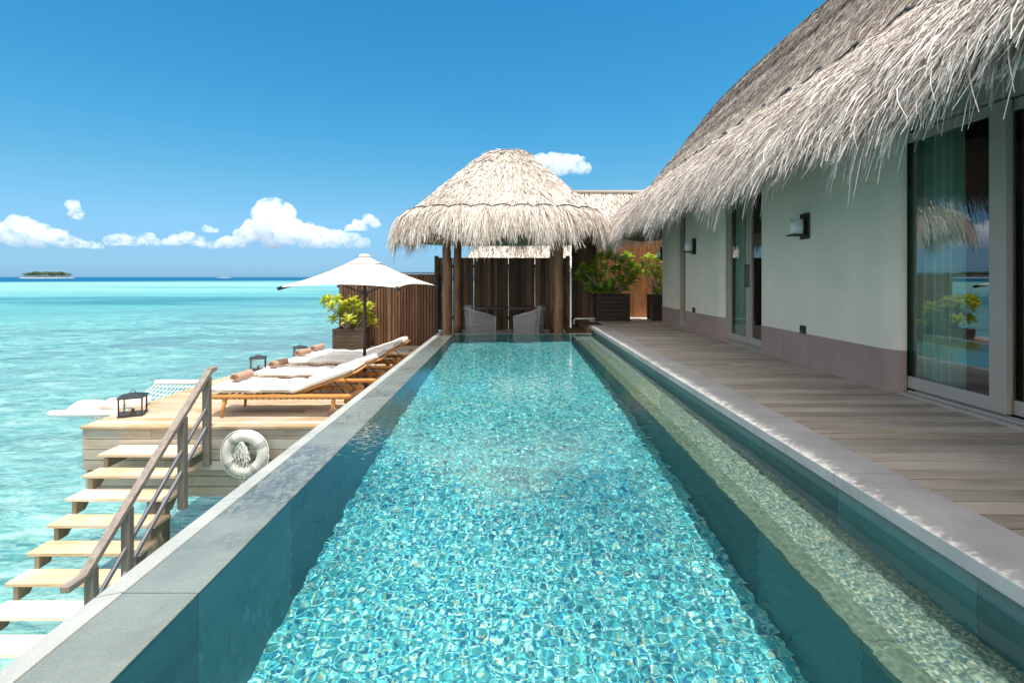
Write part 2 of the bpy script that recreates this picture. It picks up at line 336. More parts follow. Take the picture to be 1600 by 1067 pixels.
# ---------------------------------------------------------------- mesh helpers
class MB:
    def __init__(s): s.v = []; s.f = []; s.r = []; s.n = 0; s.sm = []
    def add(s, verts, faces, rnd=None, smooth=False):
        b = s.n; s.v.extend([tuple(p) for p in verts]); s.n += len(verts)
        r = R.random() if rnd is None else rnd
        for f in faces: s.f.append(tuple(i + b for i in f)); s.r.append(r); s.sm.append(smooth)
        return s
    def box(s, x0, x1, y0, y1, z0, z1, rnd=None, rot=None, piv=None):
        vs = [Vector((x, y, z)) for z in (z0, z1) for y in (y0, y1) for x in (x0, x1)]
        if rot is not None:
            c = Vector(piv) if piv is not None else Vector(((x0 + x1) / 2, (y0 + y1) / 2, (z0 + z1) / 2))
            vs = [c + rot @ (v - c) for v in vs]
        return s.add(vs, [(0, 2, 3, 1), (4, 5, 7, 6), (0, 1, 5, 4), (2, 6, 7, 3), (0, 4, 6, 2), (1, 3, 7, 5)], rnd)
    def bar(s, a, b, w, h, rnd=None, up=(0, 0, 1), w2=None, h2=None):
        a, b = Vector(a), Vector(b); d = (b - a).normalized(); side = d.cross(Vector(up))
        if side.length < 1e-4: side = d.cross(Vector((0, 1, 0)))
        side.normalize(); u = side.cross(d).normalized(); w2 = w2 or w; h2 = h2 or h
        vs = [p + side * sx * ww / 2 + u * sz * hh / 2 for p, ww, hh in ((a, w, h), (b, w2, h2)) for sx, sz in ((-1, -1), (1, -1), (1, 1), (-1, 1))]
        return s.add(vs, [(0, 1, 2, 3), (7, 6, 5, 4), (0, 4, 5, 1), (1, 5, 6, 2), (2, 6, 7, 3), (3, 7, 4, 0)], rnd)
    def tube(s, pts, rad, n=10, rnd=None, cap=True, smooth=True):
        pts = [Vector(p) for p in pts]; k = len(pts); rads = rad if isinstance(rad, (list, tuple)) else [rad] * k
        vs = []; ref = Vector((0.31, 0.17, 0.93))
        for i, p in enumerate(pts):
            t = (pts[min(i + 1, k - 1)] - pts[max(i - 1, 0)]).normalized()
            a = t.cross(ref)
            if a.length < 0.05: a = t.cross(Vector((1, 0, 0)))
            a.normalize(); b = t.cross(a)
            for j in range(n):
                th = 2 * PI * j / n; vs.append(p + (a * math.cos(th) + b * math.sin(th)) * rads[i])
        fs = [(i * n + j, i * n + (j + 1) % n, (i + 1) * n + (j + 1) % n, (i + 1) * n + j) for i in range(k - 1) for j in range(n)]
        r = R.random() if rnd is None else rnd
        s.add(vs, fs, r, smooth)
        if cap:
            b0 = s.n - len(vs)
            s.f += [tuple(b0 + j for j in reversed(range(n))), tuple(b0 + (k - 1) * n + j for j in range(n))]; s.r += [r, r]; s.sm += [False, False]
        return s
    def lathe(s, prof, c=(0, 0, 0), n=24, rnd=None, smooth=True, axis='Z'):
        vs = []
        for r_, z in prof:
            for j in range(n):
                th = 2 * PI * j / n; a, b = r_ * math.cos(th), r_ * math.sin(th)
                q = {'Z': (a, b, z), 'Y': (a, z, b), 'X': (z, a, b)}[axis]
                vs.append((c[0] + q[0], c[1] + q[1], c[2] + q[2]))
        k = len(prof)
        fs = [(i * n + j, i * n + (j + 1) % n, (i + 1) * n + (j + 1) % n, (i + 1) * n + j) for i in range(k - 1) for j in range(n)]
        fs += [tuple(reversed(range(n))), tuple((k - 1) * n + j for j in range(n))]
        return s.add(vs, fs, rnd, smooth)
    def prism(s, poly, z0, z1, rnd=None):
        k = len(poly); vs = [(x, y, z0) for x, y in poly] + [(x, y, z1) for x, y in poly]
        fs = [tuple(reversed(range(k))), tuple(range(k, 2 * k))] + [(i, (i + 1) % k, k + (i + 1) % k, k + i) for i in range(k)]
        return s.add(vs, fs, rnd)
    def prism_x(s, poly, x0, x1, rnd=None):
        k = len(poly); vs = [(x0, y, z) for y, z in poly] + [(x1, y, z) for y, z in poly]
        fs = [tuple(range(k)), tuple(reversed(range(k, 2 * k)))] + [(i, k + i, k + (i + 1) % k, (i + 1) % k) for i in range(k)]
        return s.add(vs, fs, rnd)
    def grid(s, P, rnd=None, smooth=True, flip=False):
        """P: rows x cols of points"""
        nr, nc = len(P), len(P[0]); vs = [p for row in P for p in row]
        fs = [(i * nc + j, i * nc + j + 1, (i + 1) * nc + j + 1, (i + 1) * nc + j) for i in range(nr - 1) for j in range(nc - 1)]
        if flip: fs = [tuple(reversed(f)) for f in fs]
        return s.add(vs, fs, rnd, smooth)
    def build(s, name, mat, parent=None, bevel=0.0, caustic=False):
        me = bpy.data.meshes.new(name)
        off = Vector((0, 0, 0))
        q = parent
        while q is not None: off += q.location; q = q.parent
        v = np.array(s.v, dtype=np.float64).reshape(-1, 3) - np.array(off)
        me.from_pydata(v.tolist(), [], s.f); me.update()
        me.polygons.foreach_set('use_smooth', s.sm)
        at_ = me.attributes.new('rnd', 'FLOAT', 'FACE'); at_.data.foreach_set('value', s.r)
        me.materials.append(M[mat] if isinstance(mat, str) else mat)
        o = bpy.data.objects.new(name, me); COL.objects.link(o)
        if parent is not None: o.parent = parent
        if bevel:
            b = o.modifiers.new('bevel', 'BEVEL'); b.width = bevel; b.segments = 2; b.limit_method = 'ANGLE'
        if caustic: o.cycles.is_caustics_receiver = True
        return o

def np_mesh(name, V, F, rnd, mat, parent=None, smooth=False, caustic=False):
    me = bpy.data.meshes.new(name); V = np.asarray(V, np.float32).copy(); F = np.asarray(F, np.int32)
    q = parent
    while q is not None: V -= np.array(q.location, np.float32); q = q.parent
    me.vertices.add(len(V)); me.vertices.foreach_set('co', V.ravel())
    me.loops.add(F.size); me.loops.foreach_set('vertex_index', F.ravel())
    me.polygons.add(len(F)); me.polygons.foreach_set('loop_start', np.arange(0, F.size, F.shape[1], dtype=np.int32))
    me.update(calc_edges=True); me.validate()
    me.polygons.foreach_set('use_smooth', np.full(len(F), smooth))
    if rnd is not None:
        a = me.attributes.new('rnd', 'FLOAT', 'FACE'); a.data.foreach_set('value', np.asarray(rnd, np.float32))
    me.materials.append(M[mat]); o = bpy.data.objects.new(name, me); COL.objects.link(o)
    if parent is not None: o.parent = parent
    if caustic: o.cycles.is_caustics_receiver = True
    return o

def tag(o, label=None, cat=None, group=None, kind=None):
    if label: o['label'] = label
    if cat: o['category'] = cat
    if group: o['group'] = group
    if kind: o['kind'] = kind
    return o
def thing(name, label, cat, loc=(0, 0, 0), group=None):
    o = bpy.data.objects.new(name, None); COL.objects.link(o); o.location = loc; o.empty_display_size = 0.2
    return tag(o, label, cat, group)
def copy_tree(o, parent=None):
    c = o.copy(); COL.objects.link(c)
    if parent is not None: c.parent = parent
    for ch in list(o.children): copy_tree(ch, c)
    return c

def strands(P, D, N, L, Wd, droop, lift=0.05, nseg=3, twist=0.6, rnd=None):
    """thin drooping blades: base P, down-slope D, outward N"""
    n = len(P); S = np.cross(D, N); S /= np.linalg.norm(S, axis=1, keepdims=True)
    th = NR.normal(0, twist, n)[:, None]
    S2 = S * np.cos(th) + N * np.sin(th)
    L = L[:, None]; Wd = Wd[:, None]; droop = droop[:, None]
    lf = NR.normal(lift, lift * 0.8, n)[:, None]
    wig = S * NR.normal(0, 0.14, n)[:, None]; curl = (S * NR.normal(0, 1, n)[:, None] + N * NR.normal(0, 0.6, n)[:, None]) * 0.055
    rows = []
    for i in range(nseg + 1):
        t = i / nseg
        c = P + (D + wig) * L * t + N * lf * L * math.sin(t * PI * 0.7) + wig * L * t * t * 0.8 + curl * L * math.sin(t * PI * 1.6) * t + np.array([0, 0, -1.0]) * droop * L * t * t
        w = Wd * (1 - 0.65 * t ** 2) * (0.8 + 0.4 * min(1, 3 * t)) * 0.5
        rows += [c - S2 * w, c + S2 * w]
    V = np.stack(rows, 1).reshape(-1, 3); k = 2 * (nseg + 1)
    b = (np.arange(n) * k)[:, None, None]
    q = np.array([[2 * i, 2 * i + 1, 2 * i + 3, 2 * i + 2] for i in range(nseg)])[None]
    F = (b + q).reshape(-1, 4)
    r = NR.random(n) if rnd is None else rnd
    return V, F, np.repeat(r, nseg)
def merge(parts):
    Vs, Fs, Rs = [], [], []; o = 0
    for V, F, r in parts: Vs.append(V); Fs.append(F + o); Rs.append(r); o += len(V)
    return np.concatenate(Vs), np.concatenate(Fs), np.concatenate(Rs)
def unit(a): return a / np.linalg.norm(a, axis=1, keepdims=True)

# ---------------------------------------------------------------- sea
def build_sea():
    mb = MB(); s = 40000
    mb.add([(-s, -s, SEA), (s, -s, SEA), (s, s, SEA), (-s, s, SEA)], [(0, 1, 2, 3)])
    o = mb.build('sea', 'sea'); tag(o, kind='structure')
build_sea()

# ---------------------------------------------------------------- swimming pool
XL, XR, XLED, XO, XI = -1.28, 1.45, 1.92, -1.71, -1.59
YF, YN, ZW = 11.70, -2.0, -0.15
FLOOR, LEDZ = -1.38, -0.54
def build_pool():
    t = thing('swimming_pool', 'long turquoise mosaic swimming pool with infinity edge beside the timber deck', 'pool', (0, 5, FLOOR))
    m = MB(); m.add([(XL, YN, FLOOR), (XR, YN, FLOOR), (XR, YF, FLOOR), (XL, YF, FLOOR)], [(0, 1, 2, 3)]); m.build('pool_floor', 'mosaic', t, caustic=True)
    m = MB()
    m.add([(XL, YN, FLOOR), (XL, YF, FLOOR), (XL, YF, -0.163), (XL, YN, -0.163)], [(3, 2, 1, 0)])
    m.add([(XL, YF, FLOOR), (XR, YF, FLOOR), (XR, YF, -0.163), (XL, YF, -0.163)], [(3, 2, 1, 0)])
    m.add([(XR, YN, FLOOR), (XR, YF, FLOOR), (XR, YF, LEDZ), (XR, YN, LEDZ)], [(0, 1, 2, 3)])
    m.add([(XR, YF, LEDZ), (XLED, YF, LEDZ), (XLED, YF, -0.163), (XR, YF, -0.163)], [(3, 2, 1, 0)])
    m.add([(XLED, YN, LEDZ), (XLED, YF, LEDZ), (XLED, YF, -0.075), (XLED, YN, -0.075)], [(0, 1, 2, 3)])
    m.add([(XL, YN, FLOOR), (XLED, YN, FLOOR), (XLED, YN, -0.1), (XL, YN, -0.1)], [(0, 1, 2, 3)])
    m.build('pool_wall', 'poolwall', t, caustic=True)
    m = MB(); m.add([(XR + 0.13, YN, LEDZ), (XLED, YN, LEDZ), (XLED, YF, LEDZ), (XR + 0.13, YF, LEDZ)], [(0, 1, 2, 3)])
    m.build('ledge', 'ledge', t, caustic=True)
    m = MB(); m.box(XR - 0.004, XR + 0.13, YN, YF, LEDZ - 0.05, LEDZ + 0.004); m.build('ledge_edge', 'ledgestone', t, caustic=True)
    m = MB()   # submerged part of the rim, running round the left and far sides
    m.box(XI, XL - 0.002, YN, YF + 0.14, -0.5, -0.146); m.box(XL, XLED, YF + 0.002, YF + 0.14, -0.5, -0.146)
    m.build('wet_rim', 'rimwet', t, bevel=0.006, caustic=True)
    m = MB()   # dry bevelled outer lip and outer wall
    m.prism([(0, 0)], 0, 0) if False else None
    y0, y1 = YN, YF + 0.16
    pr = [(XI - 0.001, -0.142), (XI - 0.001, -2.3), (XO, -2.3), (XO, -0.165)]
    vs = [(x, y, z) for y in (y0, y1) for x, z in pr]
    m.add(vs, [(0, 1, 2, 3), (7, 6, 5, 4), (0, 4, 5, 1), (1, 5, 6, 2), (2, 6, 7, 3), (3, 7, 4, 0)])
    m.box(XO + 0.02, XLED, YF + 0.142, YF + 0.2, -2.3, -0.18); m.box(XO, XLED + 0.4, YN, YF, -2.5, -2.31)
    m.build('dry_rim', 'rim', t, bevel=0.006)
    m = MB()
    y = -2.0
    while y < 12.3:
        m.box(XLED - 0.02, 2.28, y, min(y + 1.2, 12.3) - 0.004, -0.072, 0.0); y += 1.2
    m.build('coping', 'coping', t, bevel=0.005)
build_pool()

def build_water():
    xs = np.linspace(XL - 0.012, XLED + 0.01, 400); ys = np.concatenate([np.linspace(YN, 1.3, 60)[:-1], np.linspace(1.3, 4.5, 375)[:-1], np.linspace(4.5, 7.5, 200)[:-1], np.linspace(7.5, YF + 0.012, 180)])
    X, Y = np.meshgrid(xs, ys); Z = np.zeros_like(X); r = np.random.default_rng(5)
    for i in range(90):
        lam = 0.018 * (6.5 ** r.random()); th = r.uniform(0, PI); k = 2 * PI / lam
        Z += 0.0009 * lam * np.sin(k * (X * math.cos(th) + Y * math.sin(th)) + r.uniform(0, 6.28) + 1.2 * np.sin(0.9 * X + 1.3 * Y + i))
    Z *= 0.75 + 0.35 * np.sin(0.8 * Y + 1.1 * X) * np.sin(1.3 * X - 0.5 * Y)
    Z = ZW + Z
    V = np.stack([X, Y, Z], -1).reshape(-1, 3); n = len(xs); I = np.arange(len(V)).reshape(len(ys), n)
    F = np.stack([I[:-1, :-1], I[:-1, 1:], I[1:, 1:], I[1:, :-1]], -1).reshape(-1, 4)
    o = np_mesh('pool_water', V, F, None, 'water', smooth=True); o.cycles.is_caustics_caster = True
    tag(o, kind='structure')
build_water()

# ---------------------------------------------------------------- house deck
def build_house_deck():
    m = MB(); y = -2.0
    while y < 13.9:
        x = 2.283; cuts = [x]
        if R.random() < 0.35: cuts.append(R.uniform(2.9, 3.6))
        cuts.append(4.2)
        for a, b in zip(cuts[:-1], cuts[1:]): m.box(a + 0.001, b - 0.002, y, y + 0.132, -0.03, R.uniform(-0.002, 0.0015))
        y += 0.145
    o = m.build('timber_deck', 'deck', bevel=0.003); tag(o, kind='structure')
    m = MB(); m.box(2.0, 9.0, -2.0, 15.2, -0.35, -0.075); o = m.build('deck_substructure', 'fence_dark'); tag(o, kind='structure')
    m = MB(); m.box(2.2, 5.2, 13.91, 15.1, -0.074, -0.012); o = m.build('gravel_bed', 'gravel'); tag(o, kind='structure')
build_house_deck()

# ---------------------------------------------------------------- house
WX = 3.80
HOUSE = thing('house', 'long low villa with sage green walls and a shaggy thatched roof', 'house', (5.5, 6, 0))
def seg_plan(y0, y1, depth=0.28, dx=0.112, r=0.25):
    """wall block whose near outer corner curves round into the door recess"""
    pts = [(WX + dx + 0.003, y0 + r), (WX + dx + 0.003, y0)]
    for i in range(15):
        a = i / 14 * PI / 2
        pts.append((WX + dx * (1 - math.sin(a)), y0 + r * (1 - math.cos(a))))
    return [(WX + depth, y0 + r)] + pts + [(WX, y1), (WX + depth, y1)]
def build_house():
    segs = [(-2.0, 1.8, 0), (5.05, 7.735, 1), (9.17, 11.10, 1), (11.62, 12.78, 0)]
    for y0, y1, rd in segs:
        if rd: plan = seg_plan(y0, y1)
        else: plan = [(WX + 0.28, y0), (WX, y0), (WX, y1), (WX + 0.28, y1)]
        m = MB(); m.prism(list(reversed(plan)), 0.424, 3.3); m.build('wall', 'wall', HOUSE)
        cy = (y0 + y1) / 2
        m = MB(); m.prism(list(reversed([(x - 0.004 if x < WX + 0.2 else x, y + (-0.003 if y < cy else 0.003)) for x, y in plan])), 0.0, 0.424)
        m.build('wall_base', 'base', HOUSE)
    for y0, y1 in ((1.8, 5.05), (7.735, 9.17), (11.10, 11.62)):
        m = MB(); m.box(WX + 0.003, WX + 0.27, y0 + 0.001, y1 - 0.001, 2.72, 3.3); m.build('lintel', 'wall', HOUSE)
    m = MB(); m.box(WX + 0.285, 8.8, 12.5, 12.777, 0.0, 3.3); m.build('end_wall', 'wall', HOUSE)
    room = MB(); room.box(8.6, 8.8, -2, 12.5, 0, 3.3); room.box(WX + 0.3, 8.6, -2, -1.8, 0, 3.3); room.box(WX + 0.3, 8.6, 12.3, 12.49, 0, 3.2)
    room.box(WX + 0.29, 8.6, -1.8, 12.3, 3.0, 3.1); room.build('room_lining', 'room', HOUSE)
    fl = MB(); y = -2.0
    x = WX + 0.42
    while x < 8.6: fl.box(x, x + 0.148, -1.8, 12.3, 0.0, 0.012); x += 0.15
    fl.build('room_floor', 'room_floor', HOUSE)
build_house()

def door_leaf(t, y0, y1, x, z0=0.06, z1=2.56, st=0.085, handle=None, st2=None):
    """one sliding leaf: frame with a pane, between y0 and y1"""
    m = MB(); d = 0.05; st2 = st2 or st
    m.box(x, x + d, y0, y0 + st, z0, z1); m.box(x, x + d, y1 - st2, y1, z0, z1)
    m.box(x + 0.002, x + d - 0.002, y0 + st, y1 - st2, z0, z0 + 0.115); m.box(x + 0.002, x + d - 0.002, y0 + st, y1 - st2, z1 - 0.09, z1)
    fr = m.build('leaf', 'frame', t, bevel=0.004)
    g = MB(); g.add([(x + 0.025, y0 + st, z0 + 0.115), (x + 0.025, y1 - st2, z0 + 0.115), (x + 0.025, y1 - st2, z1 - 0.09), (x + 0.025, y0 + st, z1 - 0.09)], [(3, 2, 1, 0)])
    g.build('pane', 'glass', fr)
    if handle is not None:
        h = MB(); h.bar((x - 0.03, handle, 0.98), (x - 0.03, handle, 1.36), 0.022, 0.022); h.bar((x - 0.03, handle, 1.02), (x + 0.01, handle, 1.02), 0.016, 0.016); h.bar((x - 0.03, handle, 1.32), (x + 0.01, handle, 1.32), 0.016, 0.016)
        h.build('handle', 'frame_dark', fr, bevel=0.003)
def door_frame(t, y0, y1):
    m = MB(); X0 = WX + 0.055
    m.box(X0, X0 + 0.16, y0 + 0.002, y0 + 0.05, 0.03, 2.715); m.box(X0, X0 + 0.16, y1 - 0.05, y1 - 0.002, 0.03, 2.715) if y0 > 2 else None
    m.box(X0 + 0.002, X0 + 0.158, y0 + 0.05, y1 - 0.05, 2.575, 2.717); m.box(X0 - 0.03, X0 + 0.2, y0 + 0.002, y1 - 0.002, 0.0, 0.028)
    m.box(X0 + 0.03, X0 + 0.04, y0 + 0.05, y1 - 0.05, 0.028, 0.05); m.box(X0 + 0.1, X0 + 0.11, y0 + 0.05, y1 - 0.05, 0.028, 0.05)
    m.build('door_frame', 'frame', t, bevel=0.003)
t = tag(bpy.data.objects.new('sliding_door', None)); COL.objects.link(t); t.parent = HOUSE; t.location = (-1.7, -2.5, 0)
door_frame(t, 1.8, 5.05)
door_leaf(t, 4.05, 5.22, WX + 0.122, st=0.145, st2=0.06)
door_leaf(t, 2.85, 4.17, WX + 0.19); door_leaf(t, 1.86, 2.86, WX + 0.075)
t = tag(bpy.data.objects.new('sliding_door', None)); COL.objects.link(t); t.parent = HOUSE; t.location = (-1.7, 2.5, 0)
door_frame(t, 7.735, 9.15)
door_leaf(t, 8.33, 9.10, WX + 0.075, handle=8.37); door_leaf(t, 7.785, 8.32, WX + 0.075, handle=8.28)
t = tag(bpy.data.objects.new('narrow_window', None)); COL.objects.link(t); t.parent = HOUSE; t.location = (-1.7, 5.3, 0)
door_frame(t, 11.10, 11.62); door_leaf(t, 11.155, 11.565, WX + 0.09, st=0.06)

# roof of the house: eave path with a rounded far corner, lower shaggy band, smoother upper slope
EX, EZ, MIDF, MIDZ, RX, RZ = 2.46, 2.36, 0.39, 3.36, 4.84, 5.39
def eave_path(u):
    """u metres along the eave -> eave point, outward, ridge point"""
    u = np.asarray(u, float); y_end, rc = 13.0, 0.40
    L1 = y_end + 3.0; La = rc * PI / 2
    E = np.zeros((len(u), 2)); O = np.zeros((len(u), 2)); T = np.zeros((len(u), 2))
    a = u < L1; E[a] = np.stack([np.full(a.sum(), EX), u[a] - 3.0], 1); O[a] = (-1, 0); T[a] = np.stack([np.full(a.sum(), RX), 12.0 - 0.55 * np.logaddexp(0, (12.0 - (u[a] - 3.0)) / 0.55)], 1)
    b = (u >= L1) & (u < L1 + La); th = (u[b] - L1) / rc
    E[b] = np.stack([EX + rc - rc * np.cos(th), y_end + rc * np.sin(th)], 1); O[b] = np.stack([-np.cos(th), np.sin(th)], 1); T[b] = (RX, 12.0)
    c = u >= L1 + La; x = EX + rc + (u[c] - L1 - La)
    E[c] = np.stack([x, np.full(c.sum(), y_end + rc)], 1); O[c] = (0, 1); T[c] = np.stack([np.maximum(RX, x), np.full(c.sum(), 12.0)], 1)
    return E, O, T
UMAX = 16.0 + 0.40 * PI / 2 + 5.0
def roof_pt(u, f):
    E, O, T = eave_path(u); f = np.asarray(f, float)
    wob = 0.035 * np.sin(u * 2.1) * np.clip(1 - f * 2, 0, 1) + 0.02 * np.sin(u * 5.3 + 1) * np.clip(1 - f * 1.6, 0, 1)
    xy = E + (T - E) * f[:, None]
    z = np.where(f < MIDF, EZ + (MIDZ - EZ) * f / MIDF, MIDZ + (RZ - MIDZ) * (f - MIDF) / (1 - MIDF)) + wob
    z -= 0.10 * np.clip(1 - f / 0.12, 0, 1) ** 2
    ne = np.clip((3.2 - (u - 3.0)) / 1.1, 0, 1); z += 0.24 * ne * ne * (3 - 2 * ne) * np.clip(1 - f / MIDF, 0, 1)
    yy = np.minimum(u - 3.0, 13.5); z -= 0.0045 * np.clip(yy - 6.5, 0, 7) ** 2 * np.clip(f, 0, 1)
    return np.concatenate([xy, z[:, None]], 1), O
def roof_frame(u, f):
    p, O = roof_pt(u, f); q, _ = roof_pt(u, f + 0.01); v, _ = roof_pt(u + 0.02, f)
    D = unit(p - q); Sd = unit(v - p); Nn = unit(np.cross(Sd, D)); Nn *= np.sign(Nn[:, 2:3]) ; return p, D, Nn
def build_house_roof():
    us = np.linspace(0, UMAX, 160); fs = [0.0, 0.02, 0.06, 0.12, 0.25, MIDF - 0.001, MIDF, 0.6, 0.8, 1.0]
    m = MB(); rows = []
    under = []
    for ins, dz in ((0.75, 0.72), (0.3, 0.22), (0.06, -0.02)):
        p, O = roof_pt(us, np.zeros(len(us))); E = p.copy(); E[:, :2] -= O * ins; E[:, 2] += dz * 0.6 - 0.12; rows.append([tuple(x) for x in E])
    for f in fs:
        p, O = roof_pt(us, np.full(len(us), f))
        if f < MIDF and f > 0: p[:, 2] += 0.01
        rows.append([tuple(x) for x in p])
    m.grid(rows)
    ys = [-3, 12.0]
    m.add([(RX, -3, RZ - 0.03), (RX, 6, RZ - 0.03), (7.6, 6, 2.3), (7.6, -3, 2.3)], [(0, 1, 2, 3)]); m.add([(RX, 6, RZ - 0.03), (RX, 12.0, RZ - 0.28), (7.6, 13.1, 2.3), (7.6, 6, 2.3)], [(0, 1, 2, 3)])
    m.add([(RX, 12.0, RZ - 0.3), (9.5, 12.0, RZ - 0.3), (9.5, 10.6, 2.3), (7.6, 10.6, 2.3)], [(0, 1, 2, 3)])
    roof = m.build('thatched_roof', 'thatch_base', HOUSE)
    # lower band
    n = 60000; u = np.concatenate([NR.uniform(3.0, 15.9, int(n * 0.78)), NR.uniform(0.2, UMAX, n - int(n * 0.78))]); f = NR.uniform(-0.005, MIDF + 0.01, n)
    p, D, N = roof_frame(u, np.maximum(f, 0)); p = p + N * (NR.uniform(0.0, 0.075, n) * np.clip((MIDF + 0.02 - f) / 0.16, 0.12, 1))[:, None]
    L = NR.uniform(0.20, 0.50, n); a = strands(p, D, N, L, NR.uniform(0.004, 0.0100, n), NR.uniform(0.02, 0.22, n) * np.clip(0.4 + f * 4, 0, 1), 0.10, nseg=4)
    n = 17000; u = NR.uniform(0.2, UMAX, n); u[:8000] = NR.uniform(3.0, 13, 8000); u[8000:11000] = NR.uniform(13.0, 18.0, 3000); f = NR.uniform(0.0, 0.07, n)
    p, D, N = roof_frame(u, f); p = p + N * NR.uniform(-0.06, 0.05, n)[:, None]
    clump = 0.75 + 0.35 * np.sin(u * 3.7) * np.sin(u * 1.3 + 2)
    L = (0.12 + 0.28 * NR.random(n) ** 2.6) * clump; b = strands(p, D, N, L, NR.uniform(0.004, 0.0100, n), NR.uniform(0.3, 0.95, n), 0.08, nseg=4, rnd=NR.random(n) ** 0.9)
    V, F, r = merge([a, b]); np_mesh('eave_thatch', V, F, r, 'thatch', roof)
    n = 52000; u = NR.uniform(1.0, 18.0, n); f = MIDF + (1.0 - MIDF) * NR.random(n)
    band = 0.5 + 0.5 * np.sin(f * 46 + 0.5 * np.sin(u * 0.9)) * np.sin(f * 17 + 1 + 0.4 * np.sin(u * 0.6)); ff = (f - MIDF) / (1 - MIDF); rr_ = np.clip(0.42 * NR.random(n) + 0.70 * (1 - ff) ** 1.6 + 0.85 * (band - 0.45) * np.clip(ff * 2, 0.2, 1), 0, 1)
    p, D, N = roof_frame(u, np.minimum(f, 0.985)); p = p + N * NR.uniform(-0.01, 0.02, n)[:, None]
    V, F, r = strands(p, D, N, NR.uniform(0.06, 0.18, n), NR.uniform(0.004, 0.010, n), NR.uniform(0.0, 0.06, n), 0.06, nseg=2, rnd=rr_)
    np_mesh('slope_thatch', V, F, r, 'thatch_up', roof)
    # scalloped edge cord where the eave layer starts
    m = MB(); pts = []
    for i in range(0, 1300):
        u = 2.5 + i * 0.01
        ph = (u % 0.62) / 0.62; f = MIDF + 0.012 - 0.035 * (1 - (2 * ph - 1) ** 2) + 0.02
        p, D, N = roof_frame(np.array([u]), np.array([f])); pts.append(Vector(p[0] + N[0] * 0.022))
    m.tube(pts, 0.018, 5); m.build('edge_cord', 'black', roof)
build_house_roof()

# wall lamps
def make_lamp(label):
    t = thing('wall_lamp', label, 'wall lamp', (0, 0, 0), 'candle style wall lamps on the sage wall')
    m = MB(); m.box(-0.025, 0.0, -0.095, 0.095, -0.165, 0.165); m.build('back_plate', 'black', t, bevel=0.004)
    m = MB(); m.box(-0.21, -0.026, -0.085, 0.085, -0.125, -0.103); m.box(-0.06, -0.026, -0.03, 0.03, -0.103, -0.06); m.build('bracket', 'black', t, bevel=0.004)
    m = MB(); m.lathe([(0.075, -0.102), (0.078, 0.0), (0.078, 0.088), (0.066, 0.09), (0.062, 0.0)], (-0.118, 0, 0), 28); m.build('lamp_shade', 'shade', t)
    return t
n_ = NT('frosted_glass'); n_.P(Base_Color=(0.72, 0.78, 0.80), Roughness=0.5); n_.b.inputs['Subsurface Weight'].default_value = 0.2; M['shade'] = n_.m
L0 = make_lamp('black wall lamp with frosted glass cup on the wall between the two sliding doors'); L0.location = (WX, 6.58, 1.80)
l = copy_tree(L0); l.location = (WX, 10.55, 1.78); l['label'] = 'black wall lamp with frosted glass cup, middle of the three, beyond the far sliding door'
l = copy_tree(L0); l.location = (WX + 0.04, 12.80, 1.74); l.rotation_euler = (0, 0, math.radians(-60)); l['label'] = 'smallest, farthest wall lamp at the end of the villa wall beside the bushy plant'
def make_steplight(label, loc):
    t = thing('step_light', label, 'step light', (0, 0, 0), 'small black step lights above the mauve wall base')
    m = MB(); m.box(-0.03, -0.001, -0.05, 0.05, -0.05, 0.05); m.build('housing', 'black', t, bevel=0.004)
    m = MB(); m.box(-0.034, -0.0305, -0.035, 0.035, -0.04, -0.02); m.build('lens', 'frame_dark', t); t.location = loc
    return t
s0 = make_steplight('small black step light low on the wall under the nearest wall lamp', (WX, 6.62, 0.475))
s1 = copy_tree(s0); s1.location = (WX, 10.55, 0.475); s1['label'] = 'tiny black step light low on the wall under the middle wall lamp'

# curtains
def build_curtain(label, x, y0, y1, folds):
    m = MB(); cols = 160; rows = 14; P = []
    for i in range(rows):
        v = i / (rows - 1); row = []
        for j in range(cols):
            u = j / (cols - 1); k = 0.6 + 0.4 * v
            row.append((x + 0.05 * k * math.sin(u * folds * 2 * PI + 0.6 * math.sin(5 * u)) + 0.012 * math.sin(u * 71), y0 + (y1 - y0) * (u * (1 - 0.10 * v * (1 if u > 0.5 else -1) * 0) + 0.02 * v * math.sin(u * 9)), 2.62 - v * 2.59))
        P.append(row)
    m.grid(P); o = m.build('curtain', 'curtain'); tag(o, label, 'curtain', 'pale aqua curtains behind the glass doors')
build_curtain('long pale aqua curtain behind the nearest sliding door', WX + 0.30, 4.64, 5.55, 9)
build_curtain('pale aqua curtain behind the far sliding door with handles', WX + 0.215, 8.72, 9.4, 6)
t = thing('hanging_lamp', 'tiny glowing amber lamp seen inside the villa through the far door', 'lamp', (5.05, 8.6, 1.55))
e_ = NT('amber_glow'); e_.P(Base_Color=(0.9, 0.5, 0.15)); e_.set(e_.b.inputs['Emission Color'], (1.0, 0.5, 0.12, 1)); e_.b.inputs['Emission Strength'].default_value = 3.0; M['amber'] = e_.m
m = MB(); m.box(4.99, 5.11, 8.54, 8.66, 1.45, 1.70); m.build('lamp_shade', 'amber', t, bevel=0.01)
m = MB(); m.tube([(5.05, 8.6, 1.70), (5.05, 8.6, 3.0)], 0.006, 6); m.build('cord', 'black', t)

